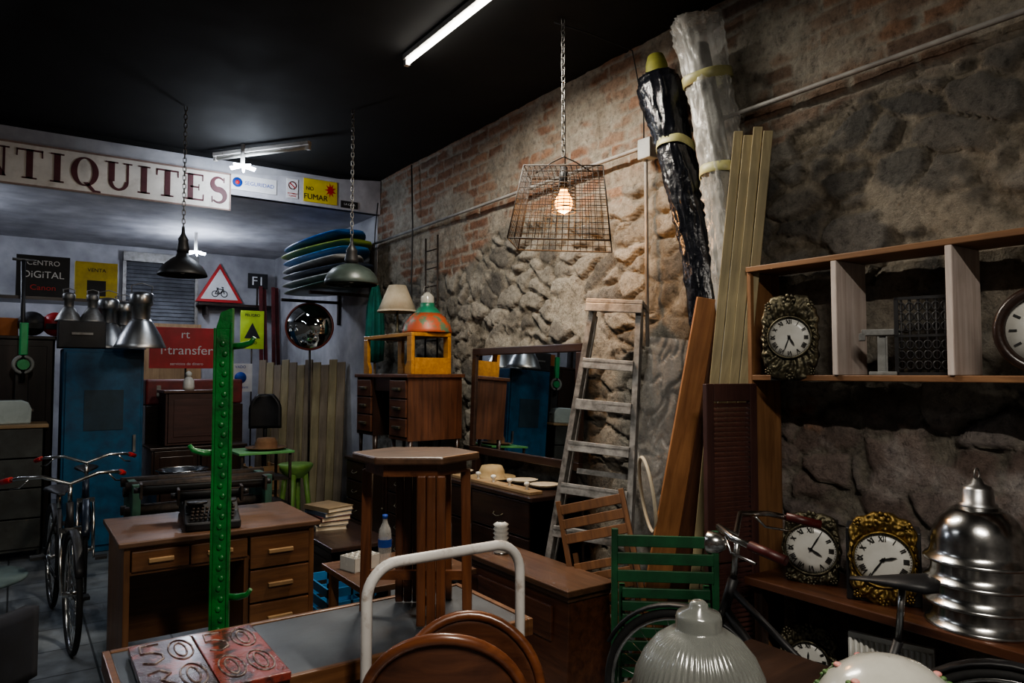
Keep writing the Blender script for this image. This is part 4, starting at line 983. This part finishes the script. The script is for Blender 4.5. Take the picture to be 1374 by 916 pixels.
O(B().box(-.9,1.0,7.85,8.3,2.22,2.25),'shelf_board',wd('dark','x'),r)
O(B().box(.96,1.0,7.85,8.3,0,2.22),'support',wd('dark','z'),r); O(B().box(-.9,-.86,8.26,8.3,0,2.22),'support',wd('dark','z'),r)
def scooter():
    r=E('kick_scooter','black and green kick scooter standing upright on drawers','scooter',(.06,7.42,1.12),R(10))
    gm=mat('scooter_green',(.03,.35,.12),(.02,.25,.08),.4)
    O(B().cyl((0,0,.35),(-.02,0,1.4),.018,n=8),'steering_column',BLACK,r)
    O(B().cyl((-.10,0,1.40),(.06,0,1.40),.012,n=8),'handlebar',STEEL,r)
    O(B().box(-.03,.03,-.02,.03,.58,.86),'front_plate',gm,r,bevel=.008)
    w=O(B().tube([(.07*math.cos(a),0,.50+.07*math.sin(a)) for a in [2*pi*k/24 for k in range(24)]],.015,8,True),'wheel',mat('white_tyre',(.3,.32,.3),(.2,.2,.2),.6),r)
    O(B().cyl((0,-.02,.50),(0,.02,.50),.045,n=16),'hub',gm,w)
    O(B().box(-.05,.05,.03,.07,.0,.5),'deck',BLACK,r,bevel=.006)
scooter()
for (x,z,m,l_) in ((.30,2.02,RED,'red round enamel helmet on cupboard'),(.12,2.02,BLACK,'black round helmet on cupboard')):
    r=E('helmet',l_,'helmet',(x,7.72,1.88)) 
    O(B().ball((0,0,.11),.11,(1,1,1)),'shell',m,r); O(B().box(-.08,.08,-.118,-.10,.06,.11),'visor',BLK,r,bevel=.004)
r=E('cardboard_box','orange brown cardboard box on cupboard','box',(-.08,7.8,1.88)); O(B().box(-.12,.10,0,.2,0,.16),'carton',mat('carton_orange',(.45,.16,.05),(.35,.12,.04),.8),r,bevel=.003); O(B().box(-.02,.01,-.002,.2,.16,.163),'packing_tape',CREAM,r)
def rollshutter():
    r=E('roller_shutter','grey metal roller shutter on back wall','shutter',(0,0,0))
    b=B()
    for i in range(26):
        z=1.7+i*.05; b.hexa([(1.15,10.44,z),(2.0,10.44,z),(2.0,10.49,z),(1.15,10.49,z),(1.15,10.46,z+.047),(2.0,10.46,z+.047),(2.0,10.49,z+.047),(1.15,10.49,z+.047)])
    O(b,'slats',mat('shutter_grey',(.20,.21,.23),(.13,.135,.15),.4,.5),r)
    O(B().box(1.12,1.16,10.42,10.49,1.7,3.05).box(1.99,2.03,10.42,10.49,1.7,3.05).box(1.12,2.03,10.38,10.49,3.0,3.12),'guide_frame',STEEL,r)
rollshutter()
def tri():
    r=E('bicycle_warning_sign','triangular white road sign with red border and bicycle symbol','road sign',(2.30,10.38,2.52),0)
    def T(s,y0,y1,z,nm,m): O(B().prism([(-s,z-s*.577),(s,z-s*.577),(0,z+s*1.155)],y0,y1),nm,m,r,bevel=.004)
    T(.31,0,.02,.18,'plate',RD); T(.245,-.004,0,.18,'inner_panel',WI)
    b=B()
    for x in (-.06,.06): b.tube([(x+.04*math.cos(a),-.007,.115+.04*math.sin(a)) for a in [2*pi*k/20 for k in range(20)]],.006,5,True)
    for p,q in (((-.06,.115),(-.03,.18)),((-.03,.18),(.045,.18)),((.045,.18),(.06,.115)),((-.03,.18),(0,.115)),((0,.115),(.045,.18)),((-.06,.115),(0,.115)),((.045,.18),(.035,.205)),((.02,.21),(.05,.205)),((-.045,.195),(-.015,.195)),((-.03,.18),(-.033,.195))):
        b.cyl((p[0],-.007,p[1]),(q[0],-.007,q[1]),.006,n=5)
    O(b,'bicycle_symbol',BLK,r)
tri()
r=E('wall_shelf','thin dark shelf under the road sign','shelf',(0,0,0)); O(B().box(2.0,3.0,10.2,10.48,2.46,2.49),'shelf_board',wd('dark','x'),r)
for x in (2.1,2.85): O(B().box(x,x+.02,10.25,10.48,2.34,2.46),'bracket',IRON,r)
panelsign('pit_sign','square black plate with white lettering on post',(2.76,10.18,2.72),.27,.21,BLK,[('F1',.17,WI,0,.10,1.1)])
O(B().cyl((2.76,10.21,2.49),(2.76,10.21,2.73),.012),'sign_post',IRON,label='short iron post holding small plate',cat='post')
s=panelsign('transfer_sign','red rounded shop sign with white transfer lettering',(1.60,8.75,1.60),.76,.46,mat('sign_red',(.55,.035,.04),(.45,.03,.03),.4),[('rt',.13,WI,-.02,.38,1),('servicios de dinero',.045,WI,0,.05,1)],th=.06,post=1)
txt(s,'lettering','i·transfer',.145,WI,(0,-.003,.20),(pi/2,0,0),.001,1.05)
s=panelsign('hazard_notice','yellow green warning notice with black triangle',(2.54,9.6,1.86),.30,.50,mat('lime_yellow',(.45,.62,.05),(.4,.5,.04),.4),[('PELIGRO',.05,BLK,0,.44,1),('PASO',.05,BLK,0,.08,1)],post=1)
O(B().prism([(-.1,.14),(.1,.14),(0,.34)],-.004,0),'warning_triangle',BLK,s)
s=panelsign('parking_notice','white notice with blue symbol and small print',(2.25,9.0,1.32),.28,.34,WI,[('VADO',.045,BL,0,.30,1),('PERMANENTE',.03,BL,0,.05,1)],post=1)
O(B().lathe([(.001,-.004),(.07,-.004),(.07,0)],c=(0,0,.17),n=24,ax='y'),'round_symbol',BL,s)
plank('plywood_sheet',(1.62,10.25,0),(1.62,10.38,2.2),.9,.02,(1,0,0),wd('pine','z'),'light plywood sheet against roller shutter')
def cmir():
    r=E('convex_mirror','round convex traffic mirror with chrome face on stand','mirror',(2.56,7.45,0),R(-28))
    O(B().lathe([(.0005,-.075),(.08,-.068),(.16,-.045),(.225,-.012),(.24,0)],c=(0,0,2.04),n=40,ax='y'),'mirror_face',MIRROR,r)
    O(B().lathe([(.235,-.012),(.25,-.012),(.255,.0),(.25,.02),(.1,.05),(.001,.06)],c=(0,0,2.04),n=40,ax='y'),'rim',mat('rim_wood',(.2,.04,.03),(.12,.03,.02),.4),r)
    O(B().cyl((0,.04,0),(0,.04,2.0),.012,n=10),'post',IRON,r); O(B().lathe([(.14,0),(.14,.02),(.03,.05),(.001,.05)],c=(0,.04,0),n=24),'base',IRON,r)
cmir()
RS=mat('red_slat',(.16,.025,.025),(.08,.018,.018),.5)
for i in range(4):
    x=2.78+.085*i; plank('red_wood_slat',(x,9.9,0),(x+.01*(-1)**i,10.15+.06*(i%2),2.75),.05,.02,(1,0,0),RS,'dark red painted wooden slat leaning on back wall','slat','red slats on back wall')
def mbench():
    r=E('low_bench','mustard coloured wooden bench frame standing on desk','bench',(2.55,5.98,1.54),-pi/2)
    mz=wd('mustard','x'); W,D,H=.93,.36,.33
    O(B().box(0,W,0,.03,H-.03,H).box(0,W,D-.03,D,H-.03,H).box(0,.05,.03,D-.03,H-.03,H).box(W-.05,W,.03,D-.03,H-.03,H),'rail',mz,r,bevel=.004)
    for x0 in (0,W-.12):
        pts=[(x0,0),(x0+.12,0),(x0+.12,.05),(x0+.08,.10),(x0+.08,H-.03),(x0,H-.03)] if x0==0 else [(x0,0),(x0+.12,0),(x0+.12,H-.03),(x0+.04,H-.03),(x0+.04,.10),(x0,.05)]
        O(B().prism(pts,0,.03,'xz'),'leg_panel',mz,r,bevel=.004); O(B().prism(pts,D-.03,D,'xz'),'leg_panel',mz,r,bevel=.004)
    O(B().box(W-.03,W,.03,D-.03,.0,.13),'end_board',mz,r)
    b=B(); 
    for i in range(7): b.box(.08+i*.11,.15+i*.11,0.03,D-.03,H-.028,H-.01)
    O(b,'slats',wd('dark','y'),r)
mbench()
def tlamp():
    r=E('table_lamp','small table lamp with cream fabric shade','lamp',(2.70,5.62,1.872))
    O(B().lathe([(.07,0),(.07,.012),(.02,.03),(.012,.06),(.02,.10),(.012,.14),(.008,.22)],n=20),'base',BRASSD,r)
    O(B().lathe([(.17,.20),(.075,.43)],n=32),'lamp_shade',CREAM,r,solid=.003)
    O(B().lathe([(.172,.20),(.172,.21),(.168,.215)],n=32),'shade_trim',CREAM,r)
tlamp()
def glamp():
    r=E('enamel_lamp','large old lamp shade painted orange red with green top','lamp',(2.78,5.22,1.872))
    om=mat('orange_enamel',(.42,.09,.035),(.10,.16,.09),.4,lo=.5,hi=.60,scale=14); gm=mat('green_enamel',(.03,.25,.14),(.02,.14,.08),.35)
    O(B().lathe([(.20,0),(.205,.01),(.20,.03),(.185,.08),(.15,.13),(.11,.165)],n=40),'shade',om,r,solid=.004)
    O(B().lathe([(.112,.16),(.10,.18),(.075,.21),(.06,.22),(.06,.25)],n=32),'shade_collar',gm,r)
    O(B().lathe([(.055,.25),(.055,.30),(.04,.32),(.015,.34),(.001,.342)],n=24),'glass_top',GLASSW,r)
    O(B().tube([(.05,0,.30),(.03,0,.38),(0,0,.40),(-.03,0,.38),(-.05,0,.30)],.004,6),'hanging_loop',STEEL,r)
glamp()
r=E('parasol','closed teal green fabric parasol hanging by corner','parasol',(2.93,6.6,0))
O(B().lathe([(.02,1.65),(.07,1.67),(.08,1.9),(.07,2.2),(.03,2.42),(.001,2.44)],n=40,fn=lambda a,z:1+.25*math.sin(8*a)),'canopy',mat('teal_cloth',(.01,.20,.15),(.008,.12,.10),.8),r)
O(B().cyl((0,0,0),(0,0,1.78),.015,n=8),'pole',wd('pine','z'),r)
r=E('iron_rack','narrow black iron ladder rack against stone wall','rack',(3.0,5.55,1.55))
b=B(); b.cyl((0,-.1,0),(0,-.1,1.2),.008).cyl((0,.12,0),(0,.12,1.2),.008)
for i in range(7): b.cyl((0,-.1,.12+i*.16),(0,.12,.12+i*.16),.006)
O(b,'rack_frame',IRON,r)
def hat(name,loc,m,lab):
    r=E(name,lab,'hat',loc)
    O(B().lathe([(.17,.02),(.13,.004),(.09,.008),(.088,.06),(.07,.095),(.03,.10),(.001,.095)],n=32),'crown',m,r,solid=.003)
    O(B().lathe([(.091,.012),(.091,.035),(.089,.036)],n=32),'hat_band',wd('dark','x'),r)
hat('straw_hat',(2.78,4.25,.80),mat('straw',(.40,.30,.16),(.28,.20,.10),.8),'straw hat with dark band on sideboard')
hat('felt_hat',(1.77,6.2,.90),mat('felt',(.18,.10,.05),(.12,.06,.03),.9),'brown felt hat on green topped metal table')
for i,(x,y) in enumerate(((2.86,3.98),(2.86,3.74),(2.74,4.62))):
    r=E('ceramic_plate','cream ceramic plate on sideboard','plate',(x,y,.80),group='cream plates on sideboard')
    O(B().lathe([(.001,.004),(.06,.004),(.10,.02),(.105,.024),(.10,.026),(.06,.012),(.001,.01)],n=32),'dish',CREAM,r); O(B().lathe([(.101,.0235),(.106,.025),(.101,.028)],n=32),'dish_rim',BRASSD,r)
r=E('peg_rack','long pale wooden rack with white porcelain pegs on sideboard','rack',(2.60,3.55,.80))
O(B().box(0,.10,0,.95,0,.022),'board',wd('parch','y'),r,bevel=.004)
for i in range(5): O(B().lathe([(.010,.022),(.008,.04),(.02,.052),(.016,.066),(.001,.07)],c=(.05,.1+.19*i,0),n=14),'peg',ENAMEL,r)
def bottle(loc):
    r=E('water_bottle','clear plastic water bottle with blue cap','bottle',loc)
    O(B().lathe([(.001,0),(.033,0),(.036,.01),(.034,.06),(.036,.10),(.034,.15),(.03,.18),(.014,.215),(.012,.235)],n=20),'body',CLEAR,r)
    O(B().cyl((0,0,.235),(0,0,.255),.014),'cap',BL,r)
    O(B().lathe([(.0362,.09),(.0366,.13)],n=20),'label_wrap',BL,r)
r=E('low_table','small wooden low table behind the grey topped table','table',(1.35,3.15,0))
O(B().box(0,.62,0,.55,.52,.55),'table_top',wd('desktop','x'),r,bevel=.004)
for x in (.03,.55):
    for y in (.03,.48): O(B().box(x,x+.04,y,y+.04,0,.52),'leg',wd('desk','z'),r)
bottle((1.62,3.5,.55))
r=E('cardboard_tray','white carton of small bulbs on low table','box',(1.42,3.42,.55),R(15))
O(B().box(0,.16,0,.12,0,.003).box(0,.16,0,.003,0,.07).box(0,.16,.117,.12,0,.07).box(0,.003,0,.12,0,.07).box(.157,.16,0,.12,0,.07),'carton',ENAMEL,r)
b=B()
for i in range(4):
    for j in range(3): b.ball((.025+i*.037,.022+j*.037,.06),.016,(1,1,1.2),8,6)
O(b,'bulbs',GLASSW,r)
r=E('coil_lamp','ribbed white concertina glass lamp on wooden chest','lamp',(2.22,3.30,.562))
O(B().lathe([(.03,0)]+[(.034+.01*(i%2),.012*i) for i in range(1,14)]+[(.02,.17)],n=20),'shade',ENAMEL,r); O(B().lathe([(.04,-.0),(.04,.01),(.02,.012)],n=20),'base',CHROME,r)
cabinet('low_cabinet','low dark grey wooden cabinet','cabinet',(1.72,5.6,0),-pi/2,1.1,.42,.42,[(.55,1,'door'),(.55,1,'door')],wd('dark','x'),BRASSD,legs=.04)
BKC=[((.30,.27,.22),'cream'),((.05,.05,.06),'black'),((.16,.05,.04),'dark red'),((.08,.10,.14),'blue grey'),((.25,.18,.10),'tan')]
for i,(c,nm) in enumerate(BKC):
    r=E('book',nm+' covered hardback lying in a pile','book',(1.93,5.15,.42+.032*i),R(7*i-12),group='books piled on low cabinet')
    m=mat('cover_'+nm.replace(' ','_'),c,None,.6)
    O(B().box(-.11,.11,-.15,.15,0,.003).box(-.11,.11,-.15,.15,.028,.031).box(-.11,-.107,-.15,.15,.003,.028),'cover',m,r); O(B().box(-.105,.105,-.145,.145,.003,.028),'pages',CREAM,r)
SL=mat('slate',(.05,.05,.055),(.03,.03,.035),.6)
for i in range(5):
    O(B().box(-.16,.16,-.12,.12,0,.02),'slate_tile',SL,loc=(1.50,5.6,.0+.0205*i),rot=(0,0,R(3*i-5)),bevel=.002,label='dark slate tile in a stack on floor',cat='tile',group='stacked slate tiles')
r=E('plastic_crate','blue plastic crate beside the desk','crate',(1.50,4.0,0))
cb=mat('crate_blue',(.03,.18,.38),(.02,.12,.28),.5)
b=B(); b.box(0,.3,0,.4,0,.02)
for z in (.02,.10,.18,.26): b.box(0,.3,0,.012,z,z+.05).box(0,.3,.388,.4,z,z+.05).box(0,.012,0,.4,z,z+.05).box(.288,.3,0,.4,z,z+.05)
for x in (0,.14,.288):
    b.box(x,x+.012,0,.012,.02,.31).box(x,x+.012,.388,.4,.02,.31)
O(b,'crate_body',cb,r)
cabinet('low_cabinet','dark wooden table cabinet in the back of the shop','cabinet',(1.08,7.5,0),0,.85,.5,.84,[(.42,1,'door'),(.43,1,'door')],wd('dark','z'),BRASSD)
cabinet('wooden_cabinet','square brown wooden cabinet stacked on another','cabinet',(1.20,7.55,.84),0,.58,.4,.54,[(.58,1,'door')],wd('redw','x'),BRASSD,legs=.01,kd='mahog')
r=E('pump_bottle','small white ceramic bottle with round stopper','bottle',(1.42,7.65,1.38)); O(B().lathe([(.001,0),(.05,0),(.055,.03),(.05,.09),(.03,.12),(.02,.13)],n=20),'body',ENAMEL,r); O(B().ball((0,0,.155),.03),'stopper',ENAMEL,r)
r=E('trunk','long red metal trunk in the back of the shop','trunk',(1.1,8.1,1.22)); O(B().box(0,.95,0,.4,0,.26),'body',mat('trunk_red',(.22,.03,.03),(.1,.02,.02),.4),r,bevel=.02)
for x in (.1,.8): O(B().box(x,x+.04,-.01,.0,.08,.2),'latch',STEEL,r)
O(B().box(1.1,2.05,8.08,8.6,0,1.215),'packing_crate',wd('dark','x'),label='dark wooden packing crate under red trunk',cat='crate',bevel=.006)
r=E('basin','shiny steel basin on low stand','basin',(1.22,6.75,.60)); O(B().lathe([(.001,0),(.10,.0),(.16,.04),(.20,.11),(.215,.115),(.21,.12)],n=36),'bowl',CHROME,r,solid=.002); O(B().lathe([(.208,.112),(.218,.115),(.21,.121)],n=36),'bowl_rim',CHROME,r)
cabinet('low_cabinet','low dark stand holding a steel basin','cabinet',(.98,6.5,0),0,.5,.5,.60,[(.5,2,'drawer')],wd('dark','x'),BRASSD)
r=E('metal_table','light green metal topped table on thin dark legs','table',(1.50,6.0,0))
O(B().box(0,.45,0,.45,.88,.90),'table_top',mat('mint_top',(.12,.35,.12),(.08,.25,.08),.4),r,bevel=.003)
for x in (.02,.41):
    for y in (.02,.41): O(B().box(x,x+.02,y,y+.02,0,.88),'leg',IRON,r)
for z in (.45,.66): O(B().box(.02,.43,.02,.43,z,z+.01),'tray_shelf',IRON,r)
r=E('printing_rollers','stack of old dark green machine rollers behind desk','machine',(.60,4.85,0)); r.scale=(.92,1,.92)
O(B().box(0,.05,0,.4,0,.95).box(.85,.9,0,.4,0,.95).box(.05,.85,.1,.13,.3,.36),'frame',mat('machine_green',(.03,.09,.06),(.02,.05,.04),.5),r,bevel=.004)
for (y,z) in ((.08,.93),(.2,.88),(.32,.93),(.12,.76),(.3,.74)): O(B().cyl((-.03,y,z),(.93,y,z),.033,n=14),'roller',IRON,r)
r=E('swivel_chair','black swivel chair among back clutter','chair',(2.22,7.85,0),R(-20))
b=B(); b.grid(-.17,.17,.95,1.32,14,12,lambda u,v:(u*(1-.5*max(0,(v-1.15)/.17)**2),.12-1.2*u*u,v)); O(b,'backrest',BLACK,r,solid=.04)
O(B().ball((0,-.1,.75),.20,(1,1,.22)),'seat',BLACK,r); O(B().cyl((0,0,0.03),(0,0,.75),.025),'column',BLACK,r); O(B().lathe([(.2,0),(.2,.02),(.03,.05),(.001,.05)],n=20),'base',BLACK,r); O(B().cyl((0,.06,.7),(0,.14,1.1),.02),'back_bracket',BLACK,r)
r=E('wooden_crate','pale slatted wooden crate beside green stool','crate',(1.80,6.85,0)); r.scale=(.8,.8,.9)
b=B()
for z in (.05,.2,.35,.5,.65): b.box(0,.35,0,.015,z,z+.1).box(0,.015,.015,.35,z,z+.1).box(.335,.35,.015,.35,z,z+.1)
O(b,'slats',wd('pine','x'),r)
for x in (.015,.305):
    for y in (.015,.305): O(B().box(x,x+.03,y,y+.03,0,.76),'corner_post',wd('pine','z'),r)
# ------------------------------------------------------------ lights
def area(loc,rot,sx,sy,e,c):
    l=bpy.data.lights.new('area','AREA'); l.shape='RECTANGLE'; l.size=sx; l.size_y=sy; l.energy=e; l.color=c
    o=bpy.data.objects.new('tube_or_fill_light',l); COL.objects.link(o); o.location=loc; o.rotation_euler=rot; return o  # used for the visible tube and for the added fills
area((1.98,3.42,3.46),(0,0,0),.06,1.15,84,(1,.93,.81))
area((.3,-.4,3.46),(0,0,0),.06,1.15,110,(1,.93,.83))  # fill light of the added tube behind the camera
area((-1.2,4.5,3.46),(0,0,0),.06,1.15,16,(.9,.95,1))  # added fill out of view, no tube fixture hangs here
def pt(loc,e,c,r=.05):
    l=bpy.data.lights.new('pt','POINT'); l.energy=e; l.color=c; l.shadow_soft_size=r
    o=bpy.data.objects.new('bulb_or_fill_light',l); COL.objects.link(o); o.location=loc
pt((2.50,3.09,2.40),20,(1,.48,.16),.06)
pt((1.59,6.36,3.24),20,(.80,.88,1),.1)
pt((1.72,9.0,2.86),34,(.78,.85,1),.1)
pt((-1.0,8.3,2.9),38,(.78,.85,1),.1)  # fill light of the added bulb outside the view
w=bpy.data.worlds.new('world'); bpy.context.scene.world=w; w.use_nodes=True
w.node_tree.nodes['Background'].inputs[0].default_value=(.5,.6,.75,1); w.node_tree.nodes['Background'].inputs[1].default_value=.02
try: bpy.context.scene.view_settings.look='AgX - Medium High Contrast'
except Exception: pass
# ------------------------------------------------------------ camera
cam=bpy.data.cameras.new('camera'); co=bpy.data.objects.new('camera',cam); COL.objects.link(co)
cam.lens=960/1374*36; cam.sensor_width=36; cam.clip_start=.05
co.location=(0,0,1.55); co.rotation_euler=(R(92.5),0,R(-34.8))
bpy.context.scene.camera=co
